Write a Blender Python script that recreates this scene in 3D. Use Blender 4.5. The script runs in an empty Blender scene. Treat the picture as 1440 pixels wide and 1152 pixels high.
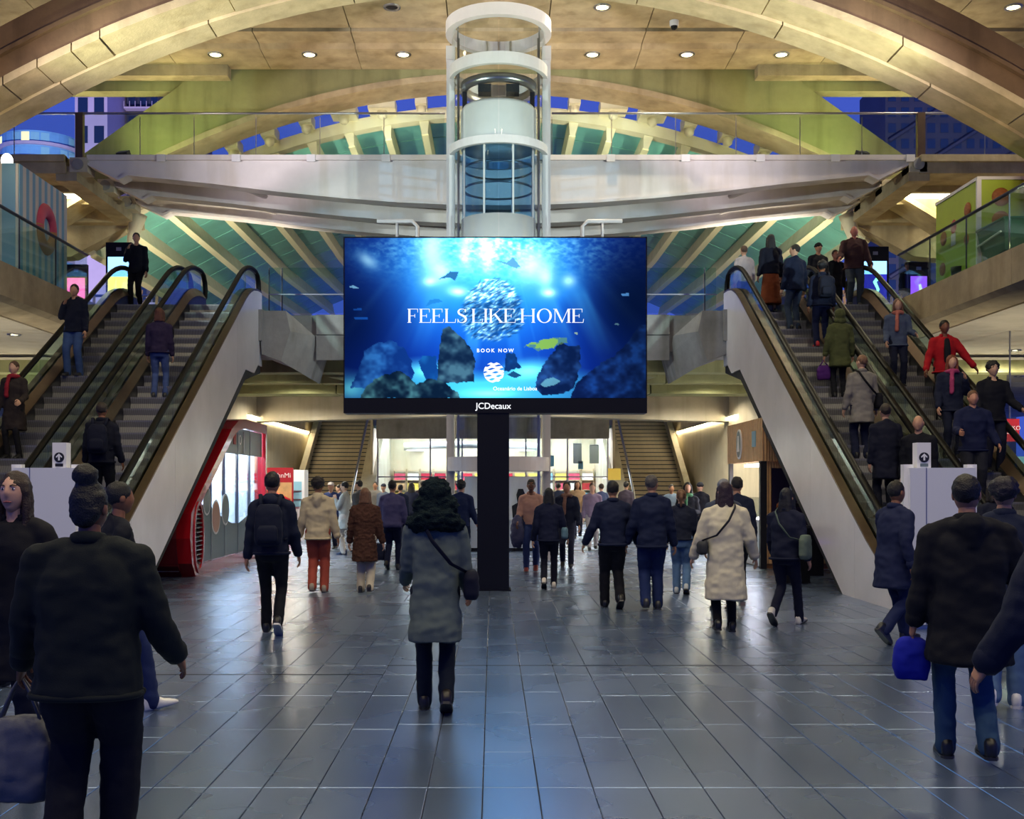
import bpy, bmesh, math, random
import numpy as np
from mathutils import Vector, Matrix, noise as mnoise

random.seed(7)
np.random.seed(7)
SC = bpy.context.scene
COL = SC.collection

# ------------------------------------------------------------------ camera
F, H, VX, HY = 1600.0, 1.65, 693.0, 682.0          # focal length in px, eye height, vanishing point


def at(x, y, Y):
    """photo pixel + depth -> point"""
    return Vector(((x - VX) * Y / F, Y, H + (HY - y) * Y / F))


def px(x, Y):
    return (x - VX) * Y / F


def gy(y):
    """depth of a floor point seen at image row y"""
    return F * H / (y - HY)


cam_d = bpy.data.cameras.new('camera')
cam = bpy.data.objects.new('camera', cam_d)
COL.objects.link(cam)
cam.location = (0, 0, H)
cam.rotation_euler = (math.pi / 2, 0, 0)
cam_d.sensor_fit = 'HORIZONTAL'
cam_d.sensor_width = 36.0
cam_d.lens = 36.0 * F / 1440.0
cam_d.shift_x = (720 - VX) / 1440.0
cam_d.shift_y = (HY - 576) / 1440.0
cam_d.clip_end = 900
SC.camera = cam

# ------------------------------------------------------------------ world and exposure
wd = bpy.data.worlds.new('dusk')
SC.world = wd
wd.use_nodes = True
bg = wd.node_tree.nodes['Background']
bg.inputs[0].default_value = (0.030, 0.055, 0.30, 1)
bg.inputs[1].default_value = 0.85
SC.view_settings.view_transform = 'Standard'
SC.view_settings.look = 'None'
SC.view_settings.exposure = 1.08
SC.view_settings.gamma = 1.0
SC.view_settings.use_curve_mapping = False
try:
    SC.cycles.sample_clamp_indirect = 6.0
    SC.cycles.sample_clamp_direct = 12.0
    SC.cycles.max_bounces = 8
    SC.cycles.transparent_max_bounces = 24
    SC.cycles.caustics_reflective = False
    SC.cycles.caustics_refractive = False
    SC.cycles.blur_glossy = 0.5
except Exception:
    pass

# light levels (the lamps themselves are built with their fixtures below)
DOWN_W = 480.0          # each ceiling downlight
FLOOD_W = 0.66           # multiplier of the floodlights
SCREEN_E = 1.06         # LED wall
STRIP_E = 22.0

# ------------------------------------------------------------------ helpers


class MB:
    """collects geometry of ONE mesh"""

    def __init__(self):
        self.v, self.f = [], []

    def add(self, vs, fs):
        o = len(self.v)
        self.v += [tuple(p) for p in vs]
        self.f += [tuple(i + o for i in q) for q in fs]
        return self

    def box(self, x0, x1, y0, y1, z0, z1):
        vs = [(x, y, z) for z in (z0, z1) for y in (y0, y1) for x in (x0, x1)]
        return self.add(vs, [(0, 2, 3, 1), (4, 5, 7, 6), (0, 1, 5, 4), (2, 6, 7, 3), (0, 4, 6, 2), (1, 3, 7, 5)])

    def cbox(self, c, sx, sy, sz):
        return self.box(c[0] - sx / 2, c[0] + sx / 2, c[1] - sy / 2, c[1] + sy / 2, c[2] - sz / 2, c[2] + sz / 2)

    def prism(self, poly, axis, a0, a1):
        n = len(poly)

        def P(p, a):
            if axis == 'x':
                return (a, p[0], p[1])
            if axis == 'y':
                return (p[0], a, p[1])
            return (p[0], p[1], a)
        vs = [P(p, a0) for p in poly] + [P(p, a1) for p in poly]
        fs = [tuple(range(n)), tuple(range(2 * n - 1, n - 1, -1))]
        fs += [(i, (i + 1) % n, n + (i + 1) % n, n + i) for i in range(n)]
        return self.add(vs, fs)

    def rings(self, R, close=True, cap=True):
        n = len(R[0])
        vs = [p for r in R for p in r]
        fs = []
        for k in range(len(R) - 1):
            for i in range(n if close else n - 1):
                j = (i + 1) % n
                fs.append((k * n + i, k * n + j, (k + 1) * n + j, (k + 1) * n + i))
        if cap and close:
            fs.append(tuple(range(n - 1, -1, -1)))
            m = (len(R) - 1) * n
            fs.append(tuple(range(m, m + n)))
        return self.add(vs, fs)

    def tube(self, pts, r, n=8, cap=True, flat=None):
        """round tube along pts; r a number or one per point; flat=(sx, sy) squashes the section"""
        pts = [Vector(p) for p in pts]
        rs = r if hasattr(r, '__len__') else [r] * len(pts)
        R = []
        u = None
        for i, p in enumerate(pts):
            d = (pts[min(i + 1, len(pts) - 1)] - pts[max(i - 1, 0)])
            if d.length < 1e-9:
                d = Vector((0, 0, 1))
            d.normalize()
            if u is None:
                a = Vector((1, 0, 0)) if abs(d.x) < 0.9 else Vector((0, 1, 0))
                u = (a - d * a.dot(d)).normalized()
            else:
                u = (u - d * u.dot(d))
                if u.length < 1e-6:
                    u = d.orthogonal()
                u.normalize()
            w = d.cross(u)
            fx, fy = flat if flat else (1, 1)
            R.append([p + u * (math.cos(t) * rs[i] * fx) + w * (math.sin(t) * rs[i] * fy)
                      for t in [2 * math.pi * k / n for k in range(n)]])
        return self.rings(R, True, cap)

    def limb(self, pts, rs, n=10):
        """tapered limb with rounded ends"""
        pts = [Vector(p) for p in pts]
        d0 = (pts[0] - pts[1]).normalized()
        d1 = (pts[-1] - pts[-2]).normalized()
        P = [pts[0] + d0 * rs[0] * .85, pts[0] + d0 * rs[0] * .5] + pts + [pts[-1] + d1 * rs[-1] * .5, pts[-1] + d1 * rs[-1] * .85]
        R = [rs[0] * .4, rs[0] * .85] + list(rs) + [rs[-1] * .85, rs[-1] * .4]
        return self.tube(P, R, n)

    def lathe(self, prof, n=24, c=(0, 0, 0), a0=0, a1=2 * math.pi):
        full = abs(a1 - a0 - 2 * math.pi) < 1e-6
        m = n if full else n + 1
        R = []
        for (r, z) in prof:
            R.append([(c[0] + r * math.cos(a0 + (a1 - a0) * k / n), c[1] + r * math.sin(a0 + (a1 - a0) * k / n), c[2] + z) for k in range(m)])
        return self.rings(R, full, False)

    def ellipsoid(self, c, rx, ry, rz, n=12, m=8):
        R = []
        for k in range(m + 1):
            t = -math.pi / 2 + math.pi * k / m
            t = max(-1.50, min(1.50, t))
            R.append([(c[0] + rx * math.cos(t) * math.cos(2 * math.pi * i / n), c[1] + ry * math.cos(t) * math.sin(2 * math.pi * i / n), c[2] + rz * math.sin(t)) for i in range(n)])
        return self.rings(R)

    def mesh(self, name, smooth=False):
        me = bpy.data.meshes.new(name)
        me.from_pydata(self.v, [], self.f)
        bm = bmesh.new()
        bm.from_mesh(me)
        bmesh.ops.recalc_face_normals(bm, faces=bm.faces)
        bm.to_mesh(me)
        bm.free()
        if smooth:
            me.polygons.foreach_set('use_smooth', [True] * len(me.polygons))
        me.update()
        return me

    def build(self, name, m, parent=None, smooth=False):
        return obj(name, self.mesh(name, smooth), m, parent)


def obj(name, me, m, parent=None, loc=None):
    if m is not None and len(me.materials) == 0:
        me.materials.append(M[m] if isinstance(m, str) else m)
    o = bpy.data.objects.new(name, me)
    COL.objects.link(o)
    if parent is not None:
        o.parent = parent
    if loc is not None:
        o.location = loc
    return o


def tag(o, label=None, cat=None, group=None, kind=None):
    if label:
        o['label'] = label
    if cat:
        o['category'] = cat
    if group:
        o['group'] = group
    if kind:
        o['kind'] = kind
    return o


def empty(name, loc=(0, 0, 0), rz=0.0, label=None, cat=None, group=None, kind=None):
    e = bpy.data.objects.new(name, None)
    e.empty_display_size = 0.2
    COL.objects.link(e)
    e.location = loc
    e.rotation_euler = (0, 0, rz)
    return tag(e, label, cat, group, kind)


def copy_tree(o, parent=None):
    c = o.copy()
    COL.objects.link(c)
    c.parent = parent
    for ch in list(o.children):
        copy_tree(ch, c)
    return c


def text(s, size, m, parent, loc, rot=(math.pi / 2, 0, 0), name='lettering', align='CENTER', spacing=1.0, extrude=0.002, bold=0.0):
    cu = bpy.data.curves.new('txt', 'FONT')
    cu.body = s
    cu.size = size
    cu.align_x = align
    cu.align_y = 'CENTER'
    cu.space_character = spacing
    cu.extrude = extrude
    cu.offset = bold
    t = bpy.data.objects.new('txt', cu)
    COL.objects.link(t)
    dg = bpy.context.evaluated_depsgraph_get()
    me = bpy.data.meshes.new_from_object(t.evaluated_get(dg))
    bpy.data.objects.remove(t)
    bpy.data.curves.remove(cu)
    me.materials.clear()
    o = obj(name, me, m, parent)
    o.location = loc
    o.rotation_euler = rot
    return o


# ------------------------------------------------------------------ materials
M = {}


def srgb(h):
    if isinstance(h, str):
        h = h.lstrip('#')
        c = [int(h[i:i + 2], 16) / 255 for i in (0, 2, 4)]
    else:
        c = h
    return tuple((x / 12.92 if x <= 0.04045 else ((x + 0.055) / 1.055) ** 2.4) for x in c)


def mat(name, col, rough=0.6, metal=0.0, var=0.0, scale=3.0, bump=0.0, bscale=40.0, emit=None, estr=0.0, spec=0.5, coat=0.0, col2=None, stain=0.0, detail=6.0):
    m = bpy.data.materials.new(name)
    m.use_nodes = True
    nt = m.node_tree
    N, L = nt.nodes, nt.links
    b = N['Principled BSDF']
    c = srgb(col) if isinstance(col, str) else col
    b.inputs['Base Color'].default_value = (*c, 1)
    b.inputs['Roughness'].default_value = rough
    b.inputs['Metallic'].default_value = metal
    b.inputs['Specular IOR Level'].default_value = spec
    if coat:
        b.inputs['Coat Weight'].default_value = coat
    if emit is not None:
        e = srgb(emit) if isinstance(emit, str) else emit
        b.inputs['Emission Color'].default_value = (*e, 1)
        b.inputs['Emission Strength'].default_value = estr
    if var or bump or stain:
        tc = N.new('ShaderNodeTexCoord')
    if var:
        n1 = N.new('ShaderNodeTexNoise')
        n1.inputs['Scale'].default_value = scale
        n1.inputs['Detail'].default_value = detail
        n1.inputs['Roughness'].default_value = 0.62
        L.new(tc.outputs['Object'], n1.inputs['Vector'])
        rp = N.new('ShaderNodeValToRGB')
        rp.color_ramp.elements[0].position = 0.3
        rp.color_ramp.elements[1].position = 0.72
        lo = tuple(x * (1 - var) for x in c)
        hi = (srgb(col2) if isinstance(col2, str) else col2) if col2 else tuple(min(1, x * (1 + var)) for x in c)
        rp.color_ramp.elements[0].color = (*lo, 1)
        rp.color_ramp.elements[1].color = (*hi, 1)
        L.new(n1.outputs['Fac'], rp.inputs['Fac'])
        out = rp.outputs['Color']
        if stain:
            # streaks of old rain water with a shape of their own
            mp = N.new('ShaderNodeMapping')
            mp.inputs['Scale'].default_value = (1.6, 1.6, 0.18)
            L.new(tc.outputs['Object'], mp.inputs['Vector'])
            n2 = N.new('ShaderNodeTexNoise')
            n2.inputs['Scale'].default_value = 1.4
            n2.inputs['Detail'].default_value = 8
            L.new(mp.outputs[0], n2.inputs['Vector'])
            r2 = N.new('ShaderNodeValToRGB')
            r2.color_ramp.elements[0].position = 0.52
            r2.color_ramp.elements[1].position = 0.70
            r2.color_ramp.elements[0].color = (1, 1, 1, 1)
            k = 1 - stain
            r2.color_ramp.elements[1].color = (k, k * .97, k * .9, 1)
            L.new(n2.outputs['Fac'], r2.inputs['Fac'])
            mx = N.new('ShaderNodeMix')
            mx.data_type = 'RGBA'
            mx.blend_type = 'MULTIPLY'
            mx.inputs['Factor'].default_value = 1.0
            L.new(out, mx.inputs['A'])
            L.new(r2.outputs['Color'], mx.inputs['B'])
            out = mx.outputs['Result']
        L.new(out, b.inputs['Base Color'])
    if bump:
        n3 = N.new('ShaderNodeTexNoise')
        n3.inputs['Scale'].default_value = bscale
        n3.inputs['Detail'].default_value = 4
        L.new(tc.outputs['Object'], n3.inputs['Vector'])
        bp = N.new('ShaderNodeBump')
        bp.inputs['Strength'].default_value = bump
        bp.inputs['Distance'].default_value = 0.02
        L.new(n3.outputs['Fac'], bp.inputs['Height'])
        L.new(bp.outputs['Normal'], b.inputs['Normal'])
    M[name] = m
    return m


def emis(name, col, s):
    m = bpy.data.materials.new(name)
    m.use_nodes = True
    nt = m.node_tree
    nt.nodes.remove(nt.nodes['Principled BSDF'])
    e = nt.nodes.new('ShaderNodeEmission')
    e.inputs[0].default_value = (*(srgb(col) if isinstance(col, str) else col), 1)
    e.inputs[1].default_value = s
    nt.links.new(e.outputs[0], nt.nodes['Material Output'].inputs[0])
    M[name] = m
    return m


def glass(name, tint, rough=0.02, ior=1.45, refl=1.0):
    m = bpy.data.materials.new(name)
    m.use_nodes = True
    nt = m.node_tree
    N, L = nt.nodes, nt.links
    N.remove(N['Principled BSDF'])
    t = N.new('ShaderNodeBsdfTransparent')
    t.inputs[0].default_value = (*tint, 1)
    g = N.new('ShaderNodeBsdfGlossy')
    g.inputs['Roughness'].default_value = rough
    g.inputs['Color'].default_value = (refl, refl, refl, 1)
    lw = N.new('ShaderNodeLayerWeight')
    lw.inputs[0].default_value = 0.5
    pw = N.new('ShaderNodeMath'); pw.operation = 'POWER'; pw.inputs[1].default_value = 4.5
    L.new(lw.outputs['Facing'], pw.inputs[0])
    fr = N.new('ShaderNodeMath'); fr.operation = 'MULTIPLY_ADD'
    f0 = ((ior - 1) / (ior + 1)) ** 2
    fr.inputs[1].default_value = 0.75 - f0; fr.inputs[2].default_value = f0
    L.new(pw.outputs[0], fr.inputs[0])
    mx = N.new('ShaderNodeMixShader')
    L.new(fr.outputs[0], mx.inputs[0])
    L.new(t.outputs[0], mx.inputs[1])
    L.new(g.outputs[0], mx.inputs[2])
    L.new(mx.outputs[0], N['Material Output'].inputs[0])
    M[name] = m
    return m


mat('concrete_warm', '#a8997a', 0.85, var=0.28, scale=1.3, bump=0.25, bscale=18, stain=0.25)
mat('concrete_block', '#b6a684', 0.85, var=0.2, scale=2.2, bump=0.25, bscale=22, stain=0.2)
mat('concrete_brown_shade', '#6a543e', 0.9, var=0.25, scale=1.6, bump=0.2, bscale=14, stain=0.35)  # brown puts the shade of the arch's front face into the colour
mat('concrete_grey', '#8f8d8c', 0.85, var=0.22, scale=1.8, bump=0.2, bscale=16, stain=0.3)
mat('concrete_green', '#8f8f62', 0.85, var=0.22, scale=0.8, bump=0.2, bscale=12, stain=0.3)
mat('concrete_pale', '#b3ab98', 0.8, var=0.12, scale=1.2, bump=0.12, bscale=20, stain=0.15)
mat('girder_white', '#cfc7c4', 0.55, var=0.07, scale=1.5, bump=0.05, stain=0.12)
mat('rib_white', '#cfc6a8', 0.55, var=0.06, scale=2.0, stain=0.1)
mat('rib_edge', '#ece2b4', 0.4)
mat('lift_white', '#d6d2d2', 0.4, var=0.04, scale=3)
mat('clad_white', '#e2dfe4', 0.28, metal=0.0, var=0.08, scale=1.2, bump=0.03, bscale=3)
mat('deck_metal', '#6c5a4a', 0.33, metal=0.75, var=0.12, scale=5)
mat('steel', '#9a9a9c', 0.28, metal=0.95, var=0.06)
mat('steel_dark', '#3b3d42', 0.4, metal=0.7)
mat('black', '#040409', 0.45, spec=0.25)
mat('black_soft', '#0d0e12', 0.75)
mat('rubber', '#040508', 0.5, spec=0.2)
mat('pane_teal', '#6fae9e', 0.3, var=0.2, scale=1.0, spec=0.6)
mat('red_gloss', '#a8121f', 0.25, coat=0.4, var=0.05)
mat('red_dark', '#6d0f1a', 0.5)
mat('white_panel', '#dfe3ea', 0.4)
mat('wood', '#d9ad7a', 0.5, var=0.15, scale=6, bump=0.05)
mat('wood_dark', '#80542f', 0.55, var=0.15, scale=6)
mat('purple_dark', '#1f1430', 0.4)
mat('sign_white', '#f0f0f0', 0.5)
mat('sign_black', '#101014', 0.5)
mat('sign_red', '#b11a2c', 0.45)
mat('sign_yellow', '#f2d25a', 0.5)
mat('stripe_white', '#e7e4da', 0.5)
mat('stripe_blue', '#86bcd6', 0.5)
mat('donut_pink', '#d4506a', 0.5, var=0.1)
mat('donut_dough', '#c08a4e', 0.6, var=0.1)
mat('green_lime', '#b2c83a', 0.5, var=0.04)
mat('green_dark', '#155a3c', 0.6, var=0.3, scale=8)
mat('pastry', '#a4602c', 0.6, var=0.3, scale=30)
mat('print_grey', '#6f7f80', 0.4)
mat('print_teal', '#3f5558', 0.35)
mat('photo_skin', '#b98a72', 0.5)
mat('stair_stone', '#a89c86', 0.7, var=0.12, scale=3)
mat('wall_plaster', '#c9bda2', 0.8, var=0.1, scale=1.0, stain=0.12)
mat('shop_shelf', '#c8b08a', 0.6)
mat('facade_glass', '#6fa4d8', 0.15, var=0.3, scale=0.08, spec=0.8)
mat('facade_pink', '#b4a4c4', 0.7, var=0.08, scale=0.2)
mat('facade_dark', '#2a2c44', 0.6, var=0.2, scale=0.2)
mat('win_dark', '#182848', 0.2, spec=0.8)
emis('win_lit', '#ffe6a0', 1.1)
glass('glass_clear', (0.90, 0.96, 0.94))
glass('glass_green', (0.80, 0.92, 0.88))
glass('glass_lift', (0.90, 0.95, 0.95))
glass('glass_blue', (0.45, 0.68, 0.88))
glass('glass_kiosk', (0.86, 0.93, 0.96), ior=1.6)
emis('lamp_warm', '#ffe9a8', 9.0)
emis('panel_light', '#fff3c4', 9.0)
emis('strip_light', '#fff0c8', STRIP_E)
emis('shop_light', '#f6f6ff', 14)
emis('kiosk_light', '#dcecff', 8)
emis('globe_light', '#fff4e4', 4.0)
emis('screen_white', '#f4f8ff', 0.62)
emis('totem_cyan', '#7fb8ff', 1.4)
emis('totem_yellow', '#f4e27c', 1.3)
emis('totem_violet', '#8a4be0', 1.1)
emis('totem_navy', '#2a2a9a', 0.9)
emis('totem_pink', '#f06ab0', 1.1)
emis('totem_green', '#8ff0d0', 1.5)

# floor stone: polished, every slab a little different; blue deepened in place of screen reflection
m = bpy.data.materials.new('floor_stone')
m.use_nodes = True
M['floor_stone'] = m
N, L = m.node_tree.nodes, m.node_tree.links
b = N['Principled BSDF']
tc = N.new('ShaderNodeTexCoord')
geo = N.new('ShaderNodeNewGeometry')
oi = N.new('ShaderNodeObjectInfo')
n1 = N.new('ShaderNodeTexNoise'); n1.inputs['Scale'].default_value = 0.9; n1.inputs['Detail'].default_value = 2.5
n2 = N.new('ShaderNodeTexNoise'); n2.inputs['Scale'].default_value = 120; n2.inputs['Detail'].default_value = 3
L.new(geo.outputs['Position'], n1.inputs['Vector'])
L.new(geo.outputs['Position'], n2.inputs['Vector'])
ad = N.new('ShaderNodeMath'); ad.operation = 'ADD'
L.new(geo.outputs['Random Per Island'], ad.inputs[0]); L.new(oi.outputs['Random'], ad.inputs[1])
fr = N.new('ShaderNodeMath'); fr.operation = 'FRACT'; L.new(ad.outputs[0], fr.inputs[0])
a2 = N.new('ShaderNodeMath'); a2.operation = 'MULTIPLY_ADD'; a2.inputs[1].default_value = 0.30
L.new(fr.outputs[0], a2.inputs[0]); L.new(n1.outputs['Fac'], a2.inputs[2])
a3 = N.new('ShaderNodeMath'); a3.operation = 'MULTIPLY_ADD'; a3.inputs[1].default_value = 0.25
L.new(n2.outputs['Fac'], a3.inputs[0]); L.new(a2.outputs[0], a3.inputs[2])
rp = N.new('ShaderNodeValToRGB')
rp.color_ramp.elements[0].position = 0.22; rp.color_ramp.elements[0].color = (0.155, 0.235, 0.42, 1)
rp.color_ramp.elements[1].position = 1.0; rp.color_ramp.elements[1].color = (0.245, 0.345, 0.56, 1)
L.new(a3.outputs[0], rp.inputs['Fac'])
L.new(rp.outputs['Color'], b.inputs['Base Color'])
r2 = N.new('ShaderNodeMapRange')
r2.inputs['From Min'].default_value = 0.3; r2.inputs['From Max'].default_value = 0.75
r2.inputs['To Min'].default_value = 0.25; r2.inputs['To Max'].default_value = 0.30
L.new(n1.outputs['Fac'], r2.inputs['Value'])
L.new(r2.outputs[0], b.inputs['Roughness'])
b.inputs['Metallic'].default_value = 0.82
b.inputs['Specular IOR Level'].default_value = 0.8
b.inputs['Coat Weight'].default_value = 0.35
b.inputs['Coat Roughness'].default_value = 0.3
bp = N.new('ShaderNodeBump'); bp.inputs['Strength'].default_value = 0.05; bp.inputs['Distance'].default_value = 0.01
L.new(n2.outputs['Fac'], bp.inputs['Height']); L.new(bp.outputs[0], b.inputs['Normal'])
mat('joint', '#15161a', 0.8)

# escalator step: fine ribs across
m = mat('step_metal', '#4e5055', 0.42, metal=0.55)
N, L = m.node_tree.nodes, m.node_tree.links
tc = N.new('ShaderNodeTexCoord'); wv = N.new('ShaderNodeTexWave')
wv.bands_direction = 'X'; wv.inputs['Scale'].default_value = 16
L.new(tc.outputs['Object'], wv.inputs['Vector'])
rp = N.new('ShaderNodeValToRGB')
rp.color_ramp.elements[0].color = (0.07, 0.07, 0.075, 1); rp.color_ramp.elements[1].color = (0.36, 0.355, 0.34, 1)
L.new(wv.outputs['Fac'], rp.inputs['Fac']); L.new(rp.outputs['Color'], N['Principled BSDF'].inputs['Base Color'])

# ================================================================== STRUCTURE
def struct(name, label, cat=None):
    return empty(name, label=label, cat=cat, kind='structure')


# ------------------------------------------------------------------ floor of long stone slabs
floor = MB().box(-24, 24, -8, 64, -0.3, -0.012).build('floor', 'joint')
tag(floor, 'polished dark stone floor of long narrow slabs', 'floor', kind='structure')
TW, TX0, GAP = 0.30, -0.054, 0.005
ROWS = [-2.6, 2.5, 6.20, 9.89, 10.39, 13.9, 17.7, 21.3, 25.0, 29.0, 33.5, 38, 43, 50]
tiles = []
for c in range(-44, 44):
    x0, x1 = TX0 + TW * c, TX0 + TW * (c + 1)
    rc = random.Random(c * 13 + 5)
    for a, bb in zip(ROWS[:-1], ROWS[1:]):
        if bb - a < 0.8:
            cuts = [a, bb]
        else:
            n = max(2, round((bb - a) / 1.4))
            st = (bb - a) / n
            sh = rc.choice([0.0, 0.0, -0.33, 0.33, 0.2])
            cuts = [a] + [a + st * (k + sh) for k in range(1, n)] + [bb]
        for y0, y1 in zip(cuts[:-1], cuts[1:]):
            tiles.append((x0, x1, y0, y1))


def tile_verts(t, ox, oy):
    x0, x1, y0, y1 = t[0] + GAP / 2 - ox, t[1] - GAP / 2 - ox, t[2] + GAP / 2 - oy, t[3] - GAP / 2 - oy
    c = 0.003
    return ([(x0, y0, -0.012), (x1, y0, -0.012), (x1, y1, -0.012), (x0, y1, -0.012),
             (x0, y0, -c), (x1, y0, -c), (x1, y1, -c), (x0, y1, -c),
             (x0 + c, y0 + c, 0), (x1 - c, y0 + c, 0), (x1 - c, y1 - c, 0), (x0 + c, y1 - c, 0)],
            [(0, 1, 5, 4), (1, 2, 6, 5), (2, 3, 7, 6), (3, 0, 4, 7), (4, 5, 9, 8), (5, 6, 10, 9), (6, 7, 11, 10), (7, 4, 8, 11), (8, 9, 10, 11)])


def in_view(t):
    xm, ym = (t[0] + t[1]) / 2, (t[2] + t[3]) / 2
    if t[3] < 5.6:
        return False
    ym = max(ym, 5.7)
    u = VX + F * xm / ym
    return -20 < u < 1460


vis = sorted([t for t in tiles if in_view(t)], key=lambda t: -((t[1] - t[0]) * (t[3] - t[2])) / (max(t[2], 5.6) ** 3))
near = vis[:296]
nearset = set(near)
cache = {}
for t in near:
    key = round(t[3] - t[2], 3)
    ox, oy = (t[0] + t[1]) / 2, (t[2] + t[3]) / 2
    if key not in cache:
        mb = MB(); mb.add(*tile_verts(t, ox, oy)); cache[key] = mb.mesh('floor_tile')
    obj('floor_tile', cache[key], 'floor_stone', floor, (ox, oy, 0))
rest = MB()
for t in tiles:
    if t not in nearset:
        rest.add(*tile_verts(t, 0, 0))
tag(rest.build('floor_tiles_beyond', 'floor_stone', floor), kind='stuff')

for (xa, xb, y_) in ((-9.0, -.96, 9.89), (-.96, 9.0, 10.39), (-9.0, -3.4, 17.7), (.3, 9.0, 17.7)):
    MB().box(xa, xb, y_ - .011, y_ + .011, -.01, .0015).build('expansion_joint', 'black', floor)

# ------------------------------------------------------------------ main ceiling of concrete panels + downlights
CZ = 12.66
ceil = struct('ceiling', 'warm lit concrete panel ceiling high above the hall', 'ceiling')
yr = [(-8, -2), (-1.94, 4), (4.06, 10), (10.06, 15), (15.06, 19.9), (22.0, 24.3), (24.34, 27.4), (27.62, 28.35)]
for (a, bb) in yr:
    for k in range(-7, 7):
        x0 = 2.39 * k + 1.33
        MB().box(x0 + .012, x0 + 2.39 - .012, a, bb, CZ, CZ + .25).build('ceiling_panel', 'concrete_warm', ceil)
for k in range(-7, 7):
    x0 = 2.39 * k + 1.33
    mb = MB(); mb.prism([(28.39, CZ + .02), (28.55, CZ - .07), (29.95, CZ - .07), (30.0, CZ + .25), (28.39, CZ + .25)], 'x', x0 + .008, x0 + 2.39 - .008)
    mb.build('ceiling_edge_panel', 'concrete_warm', ceil)
MB().box(-15.5, 17, 27.38, 27.64, CZ + .2, CZ + .3).build('ceiling_groove', 'concrete_brown_shade', ceil)
MB().box(-15.5, 17, -8, 30, CZ + .26, CZ + .5).build('ceiling_slab', 'concrete_brown_shade', ceil)


def downlight(x, y, lit=True, z=CZ, power=DOWN_W, label='', r=0.15, angle=150, col=(1.0, 0.86, 0.60)):
    e = empty('downlight', (x, y, z), label=label, cat='downlight', group='recessed downlights')
    mb = MB(); mb.lathe([(r * 1.35, -0.002), (r * 1.3, -0.03), (r, -0.03), (r * .92, -0.004)], 20); mb.build('trim_ring', 'steel', e, True)
    mb = MB(); mb.lathe([(0.001, -.012), (r * .93, -.012)], 20); mb.build('lens', 'lamp_warm' if lit else 'black', e)
    if lit:
        ld = bpy.data.lights.new('downlight_beam', 'SPOT')
        ld.energy = power
        ld.color = col
        ld.spot_size = math.radians(angle)
        ld.spot_blend = 0.6
        ld.shadow_soft_size = 0.12
        lo = bpy.data.objects.new('downlight_beam', ld)
        COL.objects.link(lo); lo.parent = e; lo.location = (0, 0, -0.06)
    return e


ordn = ['first', 'second', 'third', 'fourth', 'fifth', 'sixth', 'seventh', 'eighth', 'ninth', 'tenth', 'eleventh', 'twelfth', 'thirteenth', 'fourteenth', 'fifteenth', 'sixteenth', 'seventeenth', 'eighteenth', 'nineteenth', 'twentieth']
for k, xx in enumerate([303, 435, 567, 833, 966, 1099]):
    downlight(px(xx, 28.9), 28.9, z=CZ - .07, power=DOWN_W * .8, angle=70, label='lit recessed downlight, %s from the left in the row nearest the arched wall' % ordn[k])
downlight(px(551, 26.2), 26.2, lit=False, label='unlit dark recessed ceiling downlight left of the glass lift top')
downlight(px(847, 26.2), 26.2, power=DOWN_W, label='lit recessed ceiling downlight right of the glass lift top')
downlight(px(1425, 26.2), 26.2, power=DOWN_W, label='lit recessed ceiling downlight in the top right corner')
for y in (13.0, 7.0, 1.0):
    for x in (-7.0, -2.3, 2.5, 7.3):
        downlight(x, y, power=DOWN_W * .75, label='recessed downlight over the front hall, %s row from the arch, %s from the left' % ({13.0: 'first', 7.0: 'second', 1.0: 'third'}[y], ordn[[-7.0, -2.3, 2.5, 7.3].index(x)]))

mb = MB(); mb.ellipsoid(at(948, 49, 27.0) + Vector((0, 0, 0)), .07, .07, .07)
cc = empty('security_camera', (px(948, 27.0), 27.0, CZ), label='small white dome camera on the ceiling right of the lift', cat='camera')
mb = MB(); mb.lathe([(.11, 0), (.11, -.1), (.09, -.13)], 16); mb.build('housing', 'sign_white', cc, True)
mb = MB(); mb.ellipsoid((0, 0, -.13), .085, .085, .085); mb.build('dome', 'black', cc, True)

# ------------------------------------------------------------------ great concrete arch in front
arch = struct('concrete_arch', 'great sandy concrete arch spanning the hall in front of the lift', 'arch')
zs = lambda X: 10.98 - .0312 * X * X
ze = lambda X: 12.05 - .0312 * X * X
XS = [-14 + .5 * k for k in range(57)]
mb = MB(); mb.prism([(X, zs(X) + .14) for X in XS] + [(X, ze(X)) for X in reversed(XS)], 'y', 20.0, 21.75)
mb.build('arch_core', 'concrete_brown_shade', arch)
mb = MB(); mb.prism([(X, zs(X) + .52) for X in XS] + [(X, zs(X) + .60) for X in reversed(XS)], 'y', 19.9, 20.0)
mb.build('arch_ledge', 'concrete_brown_shade', arch)


def blk(xa, xb, y0, y1, dz, th):
    n = 5
    P = [xa + (xb - xa) * k / n for k in range(n + 1)]
    mb = MB(); mb.prism([(X, zs(X) + dz) for X in P] + [(X, zs(X) + dz + th) for X in reversed(P)], 'y', y0, y1)
    return mb


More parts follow.
